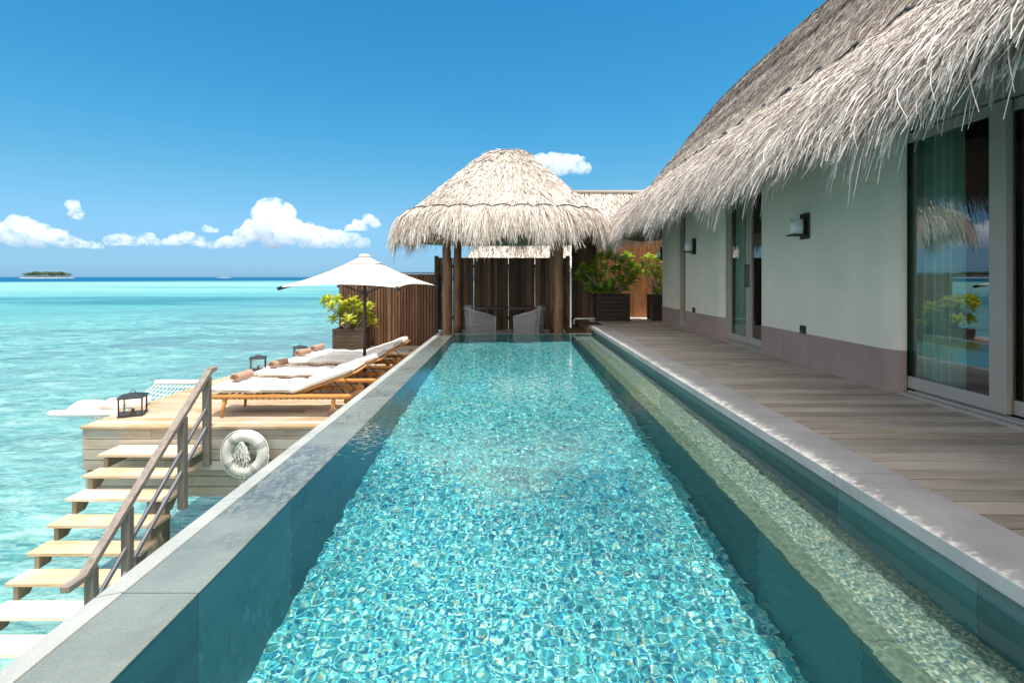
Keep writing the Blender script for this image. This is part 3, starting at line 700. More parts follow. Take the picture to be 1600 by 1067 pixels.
# ---------------------------------------------------------------- pavilion
PC = Vector((-0.18, 13.45, 0)); PFL = -0.42
PAV = thing('pavilion', 'open dining pavilion with a domed thatched roof on round log columns', 'pavilion', (PC.x, PC.y, PFL))
def pav_xy(th, s):
    c, sn = math.cos(th), math.sin(th); e = 3.2
    ax, ay = 2.53 * s + 0.16 * (1 - s), 2.28 * s + 0.05 * (1 - s)
    r = 1 / ((abs(c) / ax) ** e + (abs(sn) / ay) ** e) ** (1 / e)
    return PC.x + 0.12 * (1 - s) + r * c, PC.y + r * sn
PROF = [(0.0, 4.43), (0.08, 4.41), (0.15, 4.34), (0.30, 4.07), (0.445, 3.75), (0.685, 3.21), (0.865, 2.80), (0.95, 2.58), (1.0, 2.38), (1.01, 2.2), (0.985, 2.1), (0.85, 2.15), (0.4, 2.6)]
def pav_z(s): return float(np.interp(s, [p[0] for p in PROF[:9]], [p[1] for p in PROF[:9]]))
def pav_frame(th, s):
    p = np.array([(*pav_xy(a, b), pav_z(b)) for a, b in zip(th, s)])
    q = np.array([(*pav_xy(a, max(b - 0.02, 0.0)), pav_z(max(b - 0.02, 0.0))) for a, b in zip(th, s)])
    v = np.array([(*pav_xy(a + 0.01, b), pav_z(b)) for a, b in zip(th, s)])
    D = unit(p - q); S = unit(v - p + 1e-9); N = unit(np.cross(S, -D)); N *= np.where(N[:, 2:3] < 0, -1, 1); return p, D, N
def build_pavilion():
    m = MB(); rows = []
    for s, z in PROF: rows.append([(*pav_xy(2 * PI * j / 96, s), z) for j in range(97)])
    m.grid(rows); roof = m.build('thatched_roof', 'thatch_base', PAV)
    n = 26000; th = NR.uniform(0, 2 * PI, n); s = np.sqrt(NR.random(n)) * 0.93 + 0.02
    # even spacing round a rounded square: push samples toward the front
    th[:14000] = NR.uniform(PI * 0.9, PI * 2.1, 14000)
    p, D, N = pav_frame(th, s); p = p + N * NR.uniform(0.0, 0.03, n)[:, None]
    a = strands(p, D, N, NR.uniform(0.10, 0.24, n), NR.uniform(0.010, 0.022, n), NR.uniform(0.0, 0.1, n), 0.07, nseg=2, rnd=NR.random(n) ** 0.7)
    n = 20000; th = NR.uniform(0, 2 * PI, n); th[:13000] = NR.uniform(PI * 0.85, PI * 2.15, 13000); s = NR.uniform(0.90, 1.0, n)
    p, D, N = pav_frame(th, s); p = p + N * NR.uniform(0.0, 0.09, n)[:, None]
    cl = 0.8 + 0.3 * np.sin(th * 17) * np.sin(th * 7 + 1)
    b = strands(p, D, N, NR.uniform(0.26, 0.58, n) * cl, NR.uniform(0.007, 0.016, n), NR.uniform(0.2, 0.75, n), 0.14, nseg=4, rnd=NR.random(n) ** 0.75)
    V, F, r = merge([a, b]); np_mesh('thatch_layer', V, F, r, 'thatch_pav', roof)
    m = MB(); pts = []
    for i in range(1441):
        th = 2 * PI * i / 1440; ph = (th * 30 / (2 * PI)) % 1; s = 0.915 - 0.022 * (1 - (2 * ph - 1) ** 2) + 0.012
        p, D, N = pav_frame([th], [s]); pts.append(Vector(p[0] + N[0] * 0.10))
    m.tube(pts, 0.015, 5); m.build('edge_cord', 'black', roof)
    for x, y in ((-1.53, 12.45), (1.18, 12.45), (-1.47, 14.45), (1.22, 14.45)):
        m = MB(); pts = []; rr = []
        for i in range(14):
            z = PFL + 0.001 + i / 13 * 2.95; pts.append((x + 0.012 * math.sin(i * 1.3 + x), y + 0.012 * math.cos(i * 1.1), z)); rr.append(0.118 - 0.012 * i / 13 + R.uniform(-0.004, 0.004))
        m.tube(pts, rr, 18); m.build('column', 'column', PAV)
    m = MB()
    for y in (12.45, 14.45):
        m = MB(); m.bar((-1.75, y, 2.56), (1.45, y, 2.56), 0.12, 0.14); m.build('roof_beam', 'column', PAV)
    m = MB(); y = 11.93
    while y < 15.2: m.box(-2.05, 1.75, y, y + 0.139, PFL - 0.04, PFL); y += 0.145
    m.build('floor', 'deck', PAV, bevel=0.003)
build_pavilion()

def vboards(t, name, mat, x0, x1, y, z0, z1, wmin, wmax, gap0, th=0.03, depth=0.04, rail=True):
    m = MB(); x = x0
    while x < x1 - 0.01:
        w = min(R.uniform(wmin, wmax), x1 - x); d = R.uniform(0, depth); gap = gap0 if R.random() < 0.08 else -0.004 * (d < depth / 2)
        m.box(x, x + w - gap, y - d, y - d + th, z0, z1 + R.uniform(-0.01, 0.0)); x += w
    m.build(name, mat, t, bevel=0.003)
    if rail:
        for z in (z0 + 0.3, z1 - 0.3):
            m = MB(); m.box(x0, x1, y + th + 0.002, y + th + 0.05, z, z + 0.09); m.build('rail', mat, t)
t = thing('board_fence', 'tall dark brown vertical board fence behind the pavilion armchairs', 'fence', (-0.3, 15.3, PFL))
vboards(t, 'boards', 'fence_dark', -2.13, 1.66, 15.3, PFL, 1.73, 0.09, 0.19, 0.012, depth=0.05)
for x in (-2.19, 1.72):
    m = MB(); m.box(x - 0.055, x + 0.055, 15.2, 15.34, PFL, 1.78); m.build('post', 'fence_dark', t, bevel=0.005)
t = thing('board_fence', 'dark board fence between the pavilion and the planted trough', 'fence', (2.1, 14.5, -0.4))
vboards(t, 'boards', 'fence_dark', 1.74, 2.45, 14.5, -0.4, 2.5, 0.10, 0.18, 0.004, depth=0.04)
t = thing('board_fence', 'orange brown sunlit board fence behind the leafy trough', 'fence', (3.5, 14.75, 0))
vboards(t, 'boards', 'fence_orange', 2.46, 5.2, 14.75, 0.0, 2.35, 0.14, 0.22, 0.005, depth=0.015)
t = thing('slatted_fence', 'brown fence of narrow upright slats behind the umbrella', 'fence', (-3.5, 14.95, DECK))
m = MB(); x = -4.86
while x < -2.2:
    m.box(x, x + 0.062, 14.93, 14.965, DECK + 0.02, 1.24); x += 0.084
m.build('slats', 'fence_slat', t, bevel=0.003)
m = MB(); m.box(-4.9, -2.12, 14.967, 14.98, DECK + 0.02, 1.22); m.build('backing', 'fence_dark', t)
for x in (-4.93, -3.52, -2.14):
    m = MB(); m.box(x - 0.05, x + 0.05, 14.90, 15.02, DECK, 1.26); m.build('post', 'fence_dark', t, bevel=0.004)
m = MB(); m.box(-4.88, -2.09, 14.91, 14.99, 1.262, 1.29); m.build('top_rail', 'fence_slat', t, bevel=0.004)

# rear villas' roof
VIL = thing('villa', 'neighbouring villa with a pale thatched hip roof behind the pavilion', 'villa', (4, 22.5, 0))
def build_villa():
    m = MB()
    A = [(-1.9, 20, 1.72), (11, 20, 1.72)]; Rg = [(0.6, 22.6, 4.86), (11, 22.6, 4.86)]; B = [(11, 25.2, 1.72), (-1.9, 25.2, 1.72)]
    m.add([A[0], A[1], Rg[1], Rg[0]], [(0, 1, 2, 3)]); m.add([A[0], Rg[0], B[1]], [(0, 1, 2)]); m.add([Rg[0], Rg[1], B[0], B[1]], [(0, 1, 2, 3)])
    rf = m.build('thatched_roof', 'thatch_base', VIL)
    n = 12000; x = NR.uniform(-1.9, 9, n); f = NR.random(n)
    x = np.where(x < -1.9 + 2.5 * f, -1.9 + 2.5 * f + NR.random(n) * 4, x)
    p = np.stack([x, 20 + 2.6 * f, 1.72 + 3.14 * f], 1) + np.array([0, -0.77, 0.64]) * NR.uniform(0, 0.04, n)[:, None]
    D = np.tile(unit(np.array([[0, -2.6, -3.14]])), (n, 1)); N = np.tile(unit(np.array([[0, -3.14, 2.6]])), (n, 1))
    V, F, r = strands(p, D, N, NR.uniform(0.2, 0.45, n), NR.uniform(0.02, 0.045, n), NR.uniform(0, 0.15, n), 0.06, nseg=2, rnd=NR.random(n) ** 0.7)
    np_mesh('thatch_layer', V, F, r, 'thatch_pav', rf)
    m = MB(); m.tube([(0.55, 22.6, 4.87), (11, 22.6, 4.87)], 0.11, 10); m.build('ridge_roll', 'thatch_pav', rf)
    m = MB(); m.box(-0.8, 10.5, 20.9, 24.3, -2.5, 2.6); m.build('wall', 'wall', VIL)
build_villa()

# ---------------------------------------------------------------- pavilion furniture
def make_chair(label):
    """woven tub chair facing +x"""
    t = thing('armchair', label, 'armchair', (0, 0, 0), 'grey woven armchairs under the pavilion')
    m = MB(); rows = []
    def shell(k, z, inset):   # horseshoe outline, open at +x
        pts = []
        w, d = 0.36 - inset, 0.38 - inset
        for j in range(25):
            a = PI * 0.5 + PI * j / 24
            pts.append((d * 0.55 * math.cos(a) * 1.0 - 0.12, w * math.sin(a)))
        front = 0.36
        return [(front, w)] + pts + [(front, -w)]
    P = []
    for z, ins, lean in ((0.08, 0.03, 0), (0.40, 0.02, 0.015), ('top', 0.0, 0.04)):
        row = []
        for (x, y) in shell(0, 0, ins):
            b = max(0.0, min(1.0, (0.36 - x) / 0.68)); zt = 0.58 + 0.20 * b ** 1.2
            row.append((x - lean * b, y * (1 + lean), zt if z == 'top' else z))
        P.append(row)
    inner = []
    for z, ins in (('top', 0.045), (0.36, 0.055)):
        row = []
        for (x, y) in shell(0, 0, ins):
            b = max(0.0, min(1.0, (0.36 - x) / 0.68)); zt = 0.58 + 0.20 * b ** 1.2
            row.append((min(x, 0.36) - (0.035 * b if z == 'top' else 0), y, zt if z == 'top' else z))
        inner.append(row)
    m.grid(P + inner); m.box(-0.26, 0.34, -0.30, 0.30, 0.10, 0.36); m.build('woven_shell', 'weave', t)
    m = MB(); m.tube([(p[0], p[1], p[2] + 0.008) for p in P[2]], 0.016, 8); m.tube([(p[0], p[1] * 1.01, p[2]) for p in P[1]], 0.008, 6)
    for k in (0, 6, 20, 26): m.tube([(P[r_][k][0] * 1.01, P[r_][k][1] * 1.01, P[r_][k][2]) for r_ in (0, 1, 2)], 0.010, 6)
    m.build('rim_rail', 'railweave', t)
    m = MB(); m.box(-0.24, 0.34, -0.29, 0.29, 0.36, 0.46); m.build('seat_cushion', 'cush_grey', t, bevel=0.03)
    m = MB(); m.box(-0.31, -0.17, -0.24, 0.24, 0.47, 0.86, rot=Matrix.Rotation(math.radians(-9), 3, 'Y')); m.build('back_cushion', 'cush_grey', t, bevel=0.04)
    for sx in (-0.25, 0.3):
        for sy in (-0.27, 0.27):
            m = MB(); m.tube([(sx, sy, 0.0), (sx, sy, 0.12)], 0.018, 8); m.build('leg', 'black', t)
    return t
c0 = make_chair('grey woven tub armchair on the left of the pavilion, facing right'); c0.location = (-0.80, 13.05, PFL); c0.rotation_euler = (0, 0, math.radians(14))
c1 = copy_tree(c0); c1.location = (0.53, 13.05, PFL); c1.rotation_euler = (0, 0, math.radians(166)); c1['label'] = 'grey woven tub armchair on the right of the pavilion, facing left'
def make_table(label):
    t = thing('dining_table', label, 'table', (0, 0, 0), 'dark tables under the pavilion')
    m = MB(); m.lathe([(0.40, 0.725), (0.43, 0.732), (0.43, 0.752), (0.40, 0.757)], n=36); m.build('tabletop', 'table', t)
    m = MB(); m.lathe([(0.05, 0.03), (0.035, 0.1), (0.035, 0.65), (0.09, 0.724)], n=16); m.build('pedestal', 'black', t)
    m = MB(); m.lathe([(0.26, 0.0), (0.26, 0.012), (0.06, 0.03)], n=24); m.build('foot', 'black', t)
    return t
t0 = make_table('dark round table beside the left grey armchair'); t0.location = (-0.55, 13.85, PFL)
t1 = copy_tree(t0); t1.location = (0.33, 13.85, PFL - 0.02); t1.location.z = PFL; t1['label'] = 'dark round table beside the right grey armchair'

t = thing('timber_steps', 'brown timber steps from the villa deck down to the pavilion floor', 'steps', (1.85, 12.8, PFL))
m = MB(); m.box(1.50, 2.26, 12.32, 13.9, PFL, PFL + 0.20); m.box(1.86, 2.27, 12.34, 13.88, PFL + 0.20, PFL + 0.36); m.build('tread', 'step', t, bevel=0.006)
t = tag(MB().tube([(1.62, 12.95, -0.05), (1.62, 12.95, 0.07), (1.66, 12.95, 0.10), (2.15, 12.95, 0.10)], 0.022, 10).build('white_pipe', 'white_paint'), 'short white bent pipe beside the dark trough at the deck end', 'pipe')

# ---------------------------------------------------------------- sun deck
def deck_left(y): return -5.83 + max(0.0, y - 10.0) * 0.182
def build_sundeck():
    m = MB(); y = 6.93
    while y < 16.0:
        x0 = deck_left(y); x1 = -1.73; xs = [x0]
        c = R.uniform(-4.9, -2.6); xs += [c, x1]
        for a, b in zip(xs[:-1], xs[1:]): m.box(a + 0.001, b - 0.002, y, y + 0.132, DECK - 0.035, DECK + R.uniform(-0.002, 0.001))
        y += 0.144
    deck = m.build('sun_deck', 'sundeck', bevel=0.003); tag(deck, kind='structure')
    m = MB()
    for i in range(7):
        z1 = DECK - 0.04 - i * 0.142; off = 0.0 if i < 4 else 0.16
        xr = -1.75
        xs = [-5.81 + off * 0.2] + [R.uniform(-5.0, -4.2), R.uniform(-3.6, -2.4)] + [xr]
        for a, b in zip(xs[:-1], xs[1:]): m.box(a + 0.001, b - 0.002, 6.955 + off + R.uniform(-0.004, 0.004), 7.0 + off, z1 - 0.133, z1)
    for i in range(7):   # left flank
        z1 = DECK - 0.04 - i * 0.142
        vs = [(deck_left(7.01) + 0.02, 7.01), (deck_left(7.01) + 0.06, 7.01), (deck_left(10) + 0.06, 10.0), (deck_left(16) + 0.06, 16.0), (deck_left(16) + 0.02, 16.0), (deck_left(10) + 0.02, 10.0)]
        m.prism(vs, z1 - 0.137, z1)
    m.build('deck_fascia', 'fascia', deck, bevel=0.003)
    m = MB()
    for x in (-3.42, -2.95): m.box(x, x + 0.09, 7.0, 7.3, DECK - 0.75, DECK - 0.63)
    m.box(-3.72, -3.68, 7.02, 7.3, DECK - 0.78, DECK - 0.61)
    m.build('joist_end', 'tread', deck, bevel=0.003)
    m = MB()
    for x in (-5.2, -3.6, -2.1):
        for y in (7.5, 10.5, 14.0): m.tube([(x + 0.1 * (y - 7), y, -6), (x + 0.1 * (y - 7), y, DECK - 0.04)], 0.14, 12)
    m.build('pile', 'stringer', deck)
build_sundeck()

# ---------------------------------------------------------------- staircase and handrail
TR = [(6.55, -1.118, 0.38), (6.31, -1.295, 0.28), (6.07, -1.475, 0.28), (5.83, -1.672, 0.28), (5.59, -1.862, 0.28), (5.35, -2.05, 0.28), (5.11, -2.245, 0.28), (4.87, -2.436, 0.28), (4.63, -2.62, 0.28)]
def build_stairs():
    t = thing('staircase', 'open timber staircase going down from the sun deck into the lagoon', 'stairs', (-4.66, 5.6, -3.0))
    for i, (y, z, d) in enumerate(TR):
        m = MB(); m.box(-5.28, -4.04, y, y + d, z - 0.036, z); o = m.build('tread', 'tread_bleached' if i >= 6 else 'tread', t, bevel=0.004)
        if i >= 6: o['label'] = 'almost white salt bleached tread'
    for x in (-5.22, -4.16):
        m = MB()
        for i, (y, z, d) in enumerate(TR):
            zb = TR[i + 1][1] if i + 1 < len(TR) else z - 0.19
            m.prism_x([(y + 0.03, z - 0.037), (y + 0.03, zb + 0.001), (y + 0.16, zb + 0.001), (y + 0.30, z - 0.037)], x, x + 0.05)
            if i == 0: m.prism_x([(y + 0.30, z - 0.037), (y + 0.16, zb + 0.001), (y + 0.37, zb + 0.001), (y + 0.37, z - 0.037)], x, x + 0.05)
        m.build('stringer', 'stringer', t)
build_stairs()
def build_handrail():
    t = thing('handrail', 'sloping grey timber handrail with two thin rails beside the staircase', 'handrail', (-4.0, 5.6, -2.6))
    top = lambda y: -0.135 + (y - 6.74) * 0.775
    X = -3.99
    for y, zb in ((6.74, -1.33), (6.24, -1.67), (5.34, -2.3), (4.88, -2.6)):
        m = MB(); m.box(X - 0.045, X + 0.045, y - 0.035, y + 0.035, zb, top(y) - 0.03); m.build('post', 'post', t, bevel=0.004)
        m = MB(); m.box(X - 0.05, X - 0.046, y - 0.02, y + 0.02, zb + 0.06, zb + 0.1)
    m = MB(); y0, y1 = 4.78, 6.80
    pts = [(X, 4.58, top(y0) + 0.005), (X, y0, top(y0) + 0.0), (X, y1, top(y1)), (X + 0.01, y1 + 0.10, top(y1) + 0.012)]
    for a, b in zip(pts[:-1], pts[1:]): m.bar(a, b, 0.085, 0.062, rnd=0.5)
    m.build('top_rail', 'rail', t, bevel=0.010)
    for off in (-0.43, -0.68):
        m = MB(); m.bar((X, 6.72, top(6.72) + off), (X, 4.90, top(4.90) + off), 0.03, 0.05); m.build('mid_rail', 'midrail', t, bevel=0.006)
n_ = NT('grey_metal_rail'); n_.P(Base_Color=(0.16, 0.16, 0.19), Roughness=0.5); M['midrail'] = n_.m
build_handrail()

# ---------------------------------------------------------------- life ring
def build_ring():
    c = Vector((-3.53, 6.83, -1.20)); t = thing('life_ring', 'worn white life ring with a tangle of cord hung on the deck fascia', 'life ring', c)
    def torus(a0, a1, n, k, r1, r2, cl=False):
        P = []
        for i in range(n + 1):
            a = a0 + (a1 - a0) * i / n; row = []
            for j in range(k + 1):
                b = 2 * PI * j / k; wob = 1 + 0.025 * math.sin(a * 9 + 1) * math.sin(b)
                rr = r1 + r2 * math.cos(b) * wob
                row.append((c.x + rr * math.cos(a), c.y + r2 * 0.85 * math.sin(b), c.z + rr * math.sin(a)))
            P.append(row)
        return P
    m = MB(); m.grid(torus(0, 2 * PI, 72, 20, 0.235, 0.078)); m.build('ring', 'ring', t)
    for a in (0.5, 2.25, 3.75, 5.3):
        m = MB(); m.grid(torus(a - 0.13, a + 0.13, 8, 20, 0.235, 0.0815)); m.build('band', 'ringband', t)
    m = MB(); m.bar((c.x - 0.02, c.y - 0.02, c.z + 0.10), (c.x - 0.02, c.y - 0.02, c.z + 0.21), 0.06, 0.05); m.bar((c.x - 0.02, c.y, c.z + 0.11), (c.x - 0.02, c.y + 0.12, c.z + 0.11), 0.03, 0.03); m.build('hook', 'ringband', t, bevel=0.005)
    m = MB(); rr = random.Random(3)
    for i in range(20):
        w = rr.uniform(0.008, 0.03); h = rr.uniform(0.20, 0.34); off = rr.uniform(-0.13, 0.11); pts = []
        for k in range(15):
            a = PI / 2 + 2 * PI * k / 14; q = 0.5 - 0.5 * math.sin(a)
            pts.append((c.x - 0.02 + off * q ** 0.8 + w * math.cos(a) + 0.008 * math.sin(2.1 * k + i), c.y - 0.035 - 0.03 * rr.random(), c.z + 0.17 - h * q))
        m.tube(pts, 0.0045, 5)
    m.tube([(c.x + 0.05, c.y - 0.05, c.z - 0.12), (c.x + 0.03, c.y - 0.09, c.z - 0.3), (c.x - 0.05, c.y - 0.06, c.z - 0.42), (c.x - 0.12, c.y, c.z - 0.47)], 0.006, 6)
    m.build('cord', 'rope', t)
    m = MB(); pts = []
    for k in range(49):
        a = 2 * PI * k / 48; pts.append((c.x + (0.318 + 0.012 * abs(math.sin(2 * a))) * math.cos(a), c.y - 0.02, c.z + (0.318 + 0.012 * abs(math.sin(2 * a))) * math.sin(a)))
    m.tube(pts, 0.006, 6); m.build('grab_rope', 'rope', t)
build_ring()

# ---------------------------------------------------------------- lanterns
def make_lantern(label):
    t = thing('lantern', label, 'lantern', (0, 0, 0), 'square black lanterns along the deck edge')
    h = 0.14
    m = MB(); m.box(-h - 0.012, h + 0.012, -h - 0.012, h + 0.012, 0, 0.03); m.build('base', 'black', t, bevel=0.004)
    for sx in (-1, 1):
        for sy in (-1, 1):
            m = MB(); m.box(sx * h - 0.009, sx * h + 0.009, sy * h - 0.009, sy * h + 0.009, 0.03, 0.26); m.build('corner_post', 'black', t)
    m = MB(); a = h + 0.035
    m.box(-h - 0.012, h + 0.012, -h - 0.012, h + 0.012, 0.26, 0.275)
    m.add([(-a, -a, 0.276), (a, -a, 0.276), (a, a, 0.276), (-a, a, 0.276), (-0.03, -0.03, 0.325), (0.03, -0.03, 0.325), (0.03, 0.03, 0.325), (-0.03, 0.03, 0.325)],
          [(3, 2, 1, 0), (4, 5, 6, 7), (0, 1, 5, 4), (1, 2, 6, 5), (2, 3, 7, 6), (3, 0, 4, 7)])
    m.build('roof', 'black', t)
    m = MB(); m.tube([(0.035 * math.cos(PI * k / 8), 0, 0.325 + 0.035 * math.sin(PI * k / 8)) for k in range(9)], 0.005, 6); m.build('handle', 'black', t)
    for i in range(4):
        a = i * PI / 2; d = h - 0.002; q = [(-d + 0.012, -d), (d - 0.012, -d)]
        rot = [(x * math.cos(a) - y * math.sin(a), x * math.sin(a) + y * math.cos(a)) for x, y in q]
        m = MB(); (xa, ya), (xb, yb) = rot; m.add([(xa, ya, 0.031), (xb, yb, 0.031), (xb, yb, 0.259), (xa, ya, 0.259)], [(0, 1, 2, 3)]); m.build('pane', 'clear', t)
    m = MB(); m.lathe([(0.04, 0.03), (0.04, 0.045), (0.022, 0.05), (0.022, 0.09), (0.01, 0.095)], n=16); m.build('candle_holder', 'black', t)
    return t
l0 = make_lantern('largest, nearest black lantern at the corner of the sun deck'); l0.location = (-5.54, 7.52, DECK); l0.rotation_euler = (0, 0, math.radians(24))
for loc, rz, lb in (((-5.46, 11.1, DECK), 22, 'middle black lantern on the deck edge beyond the nearest lounger'), ((-5.22, 12.75, DECK), 28, 'smallest, farthest black lantern beside the towels near the trough')):
    l = copy_tree(l0); l.location = loc; l.rotation_euler = (0, 0, math.radians(rz)); l['label'] = lb

# ---------------------------------------------------------------- sun loungers
def make_lounger(label):
    t = thing('sun_lounger', label, 'sun lounger', (0, 0, 0), 'teak loungers with cream cushions on the sun deck')
    for sy in (-0.31, 0.31):
        m = MB(); m.tube([(-1.02, sy, 0.30), (-0.95, sy, 0.30), (0.95, sy, 0.30), (1.02, sy, 0.30)], [0.034, 0.038, 0.038, 0.034], 14); rl = m.build('side_rail', 'teak', t)
        m = MB()
        for k in range(22):
            x = -0.92 + k * 0.085
            for dx in (-0.03, 0.03):
                pts = [(x + dx * (q / 4 - 1), sy + 0.0405 * math.cos(PI * 0.1 + PI * q / 5), 0.30 + 0.0405 * math.sin(PI * 0.1 + PI * q / 5)) for q in range(0, 5)]
                m.tube([(x + dx * (a / 8), sy + 0.0395 * math.cos(-PI * 0.9 + a * PI / 8 * 1.0), 0.30 + 0.0395 * math.sin(-PI * 0.9 + a * PI / 8 * 1.0)) for a in range(9)], 0.004, 4)
        m.build('binding', 'piping', rl)
    for x in (-0.98, -0.35, 0.3, 0.98):
        m = MB(); m.bar((x, -0.30, 0.285), (x, 0.30, 0.285), 0.05, 0.035); m.build('cross_bar', 'teak', t, bevel=0.006)
    for sy in (-1, 1):
        m = MB(); m.tube([(-0.84, sy * 0.325, 0.0), (-0.80, sy * 0.30, 0.285)], [0.018, 0.034], 12); m.build('leg', 'teak', t)
        m = MB(); m.bar((0.76, sy * 0.30, 0.06), (0.76, sy * 0.30, 0.285), 0.055, 0.05, up=(1, 0, 0)); m.build('leg', 'teak', t, bevel=0.006)
        m = MB(); m.lathe([(0.03, -0.018), (0.072, -0.016), (0.078, 0.0), (0.072, 0.016), (0.03, 0.018)], (0.78, sy * 0.345, 0.078), 24, axis='Y'); m.build('wheel', 'column', t)
    m = MB()
    for k in range(13): m.bar((-0.93 + k * 0.09, -0.30, 0.318), (-0.93 + k * 0.09, 0.30, 0.318), 0.055, 0.005)
    m.build('seat_webbing', 'piping', t)
    ang = math.radians(20); hx, hz = 0.20, 0.325
    def bk(d, y, dz=0.0): return (hx + d * math.cos(ang) - dz * math.sin(ang), y, hz + d * math.sin(ang) + dz * math.cos(ang))
    m = MB()
    for sy in (-0.27, 0.27): m.tube([bk(0, sy), bk(0.94, sy)], 0.019, 10)
    m.tube([bk(0.94, -0.27), bk(0.94, 0.27)], 0.017, 10); m.tube([bk(0.45, -0.27), bk(0.45, 0.27)], 0.017, 10)
    bf = m.build('backrest_frame', 'teak', t)
    m = MB()
    for k in range(11): m.bar(bk(0.05 + k * 0.085, -0.27, 0.012), bk(0.05 + k * 0.085, 0.27, 0.012), 0.05, 0.005)
    m.build('backrest_webbing', 'piping', bf)
    m = MB(); m.tube([bk(0.55, -0.20, -0.02), (0.93, -0.20, 0.29), (0.93, 0.20, 0.29), bk(0.55, 0.20, -0.02)], 0.007, 6); m.build('prop', 'bronze', t)
    m = MB(); m.tube([bk(0.30, -0.20, -0.02), (0.60, -0.20, 0.29), (0.60, 0.20, 0.29), bk(0.30, 0.20, -0.02)], 0.006, 6); m.build('prop', 'bronze', t)
    # one long mattress folded at the backrest
    prof = [(-1.03, 0.342)]; n1 = 26
    path = [(-1.03 + (hx + 1.03) * i / 26, 0.342 + 0.004 * math.sin(i * 0.9)) for i in range(27)] + [(hx + d * math.cos(ang), 0.342 + d * math.sin(ang)) for d in [0.045 * k for k in range(1, 21)]]
    P = []; K = 36; rr = random.Random(2)
    for i, (x, z) in enumerate(path):
        a = path[max(i - 1, 0)]; b = path[min(i + 1, len(path) - 1)]; tx, tz = b[0] - a[0], b[1] - a[1]; l_ = math.hypot(tx, tz); nx, nz = -tz / l_, tx / l_
        e = min(i, len(path) - 1 - i); sh = [0.62, 0.88, 1.0][min(e, 2)]; row = []
        fold = math.exp(-((i - 26) / 2.2) ** 2)
        for k in range(K + 1):
            th = 2 * PI * k / K; cy, cz = math.cos(th), math.sin(th)
            y = 0.335 * math.copysign(abs(cy) ** 0.28, cy) * (1 - 0.02 * (1 - sh)); w = 0.056 * math.copysign(abs(cz) ** 0.6, cz) * sh
            w2 = 0.056 + w + (0.009 * math.sin(y * 17 + i * 0.35) + 0.012 * math.sin(i * 0.9 + y * 6) * (0.35 + fold)) * (1 if cz > 0 else 0.2) - 0.010 * fold * (1 if cz > 0 else 0)
            row.append((x + nx * w2, y + 0.013 * math.sin(i * 0.55 + (1 if cy > 0 else 3)), z + nz * w2))
        P.append(row)
    m = MB(); m.grid(P)
    for row, rv in ((P[0], False), (P[-1], True)):
        c = [sum(q[k] for q in row) / len(row) for k in range(3)]
        m.add(row + [c], [((i, i + 1, len(row)) if rv else (i + 1, i, len(row))) for i in range(len(row) - 1)], smooth=True)
    mt = m.build('mattress', 'cushion', t)
    m = MB(); pts = [(-1.036, 0.325 * s / 6, 0.385) for s in range(-6, 7)]
    for sgn in (-1,):
        m.tube([(q[0], sgn * 0.342, q[1] + 0.045) for q in path[1:27]], 0.004, 5)
    m.build('seam', 'piping', mt)
    return t
LX = -3.27
G0 = make_lounger('nearest teak lounger, right behind the handrail, with one rolled towel'); G0.location = (LX - 0.04, 7.69, DECK)
for (x, y, lb) in ((LX + 0.02, 8.82, 'second nearest teak lounger, in front of the umbrella pole'), (LX + 0.02, 10.06, 'third nearest teak lounger, half in the umbrella shade'), (LX + 0.02, 10.82, 'farthest teak lounger, pushed close behind the third, beside the trough')):
    g = copy_tree(G0); g.location = (x, y, DECK); g['label'] = lb

def make_towel(label):
    o = MB(); P = []; n = 54
    for k in range(2):
        pass
    prof = []
    for i in range(n + 1):
        a = i / n * 2 * PI * 2.6; r_ = 0.016 + 0.058 * i / n; prof.append((r_ * math.cos(a), r_ * math.sin(a)))
    inner = []
    for i in range(n + 1):
        a = i / n * 2 * PI * 2.6; r_ = 0.016 + 0.058 * i / n - 0.015; inner.append((r_ * math.cos(a), r_ * math.sin(a)))
    ys = [-0.185, -0.18, -0.07, 0.07, 0.18, 0.185]
    loop = prof + list(reversed(inner))
    rows = [[(x * (0.98 if abs(y) > 0.182 else 1) , y + 0.01 * math.sin(i * 0.7), z * 0.95) for i, (x, z) in enumerate(loop + loop[:1])] for y in ys]
    o.grid(rows)
    for y, rv in ((ys[0], 0), (ys[-1], 1)):
        vs = [(x, y + 0.01 * math.sin(i * 0.7), z * 0.95) for i, (x, z) in enumerate(prof)] + [(x, y + 0.01 * math.sin((2 * n + 1 - i) * 0.7), z * 0.95) for i, (x, z) in enumerate(inner)]
        o.add(vs, [((i, i + 1, n + 2 + i, n + 1 + i) if rv else (n + 1 + i, n + 2 + i, i + 1, i)) for i in range(n)])
    t = o.build('towel', 'towel'); return tag(t, label, 'towel', 'rolled brown towels on the loungers')
T0 = make_towel('rolled brown towel on the foot of the nearest lounger'); T0.location = (-4.07, 7.80, DECK + 0.522); T0.rotation_euler = (0, 0, math.radians(-8))
for (x, y, rz, lb) in ((-4.03, 8.93, -12, 'rolled brown towel on the second nearest lounger'), (-4.12, 10.22, -14, 'rolled brown towel on the third lounger'), (-4.10, 10.92, -10, 'rolled brown towel on the farthest lounger, closest to the trough')):
    g = T0.copy(); COL.objects.link(g); g.location = (x, y, DECK + 0.522); g.rotation_euler = (0, 0, math.radians(rz)); g['label'] = lb

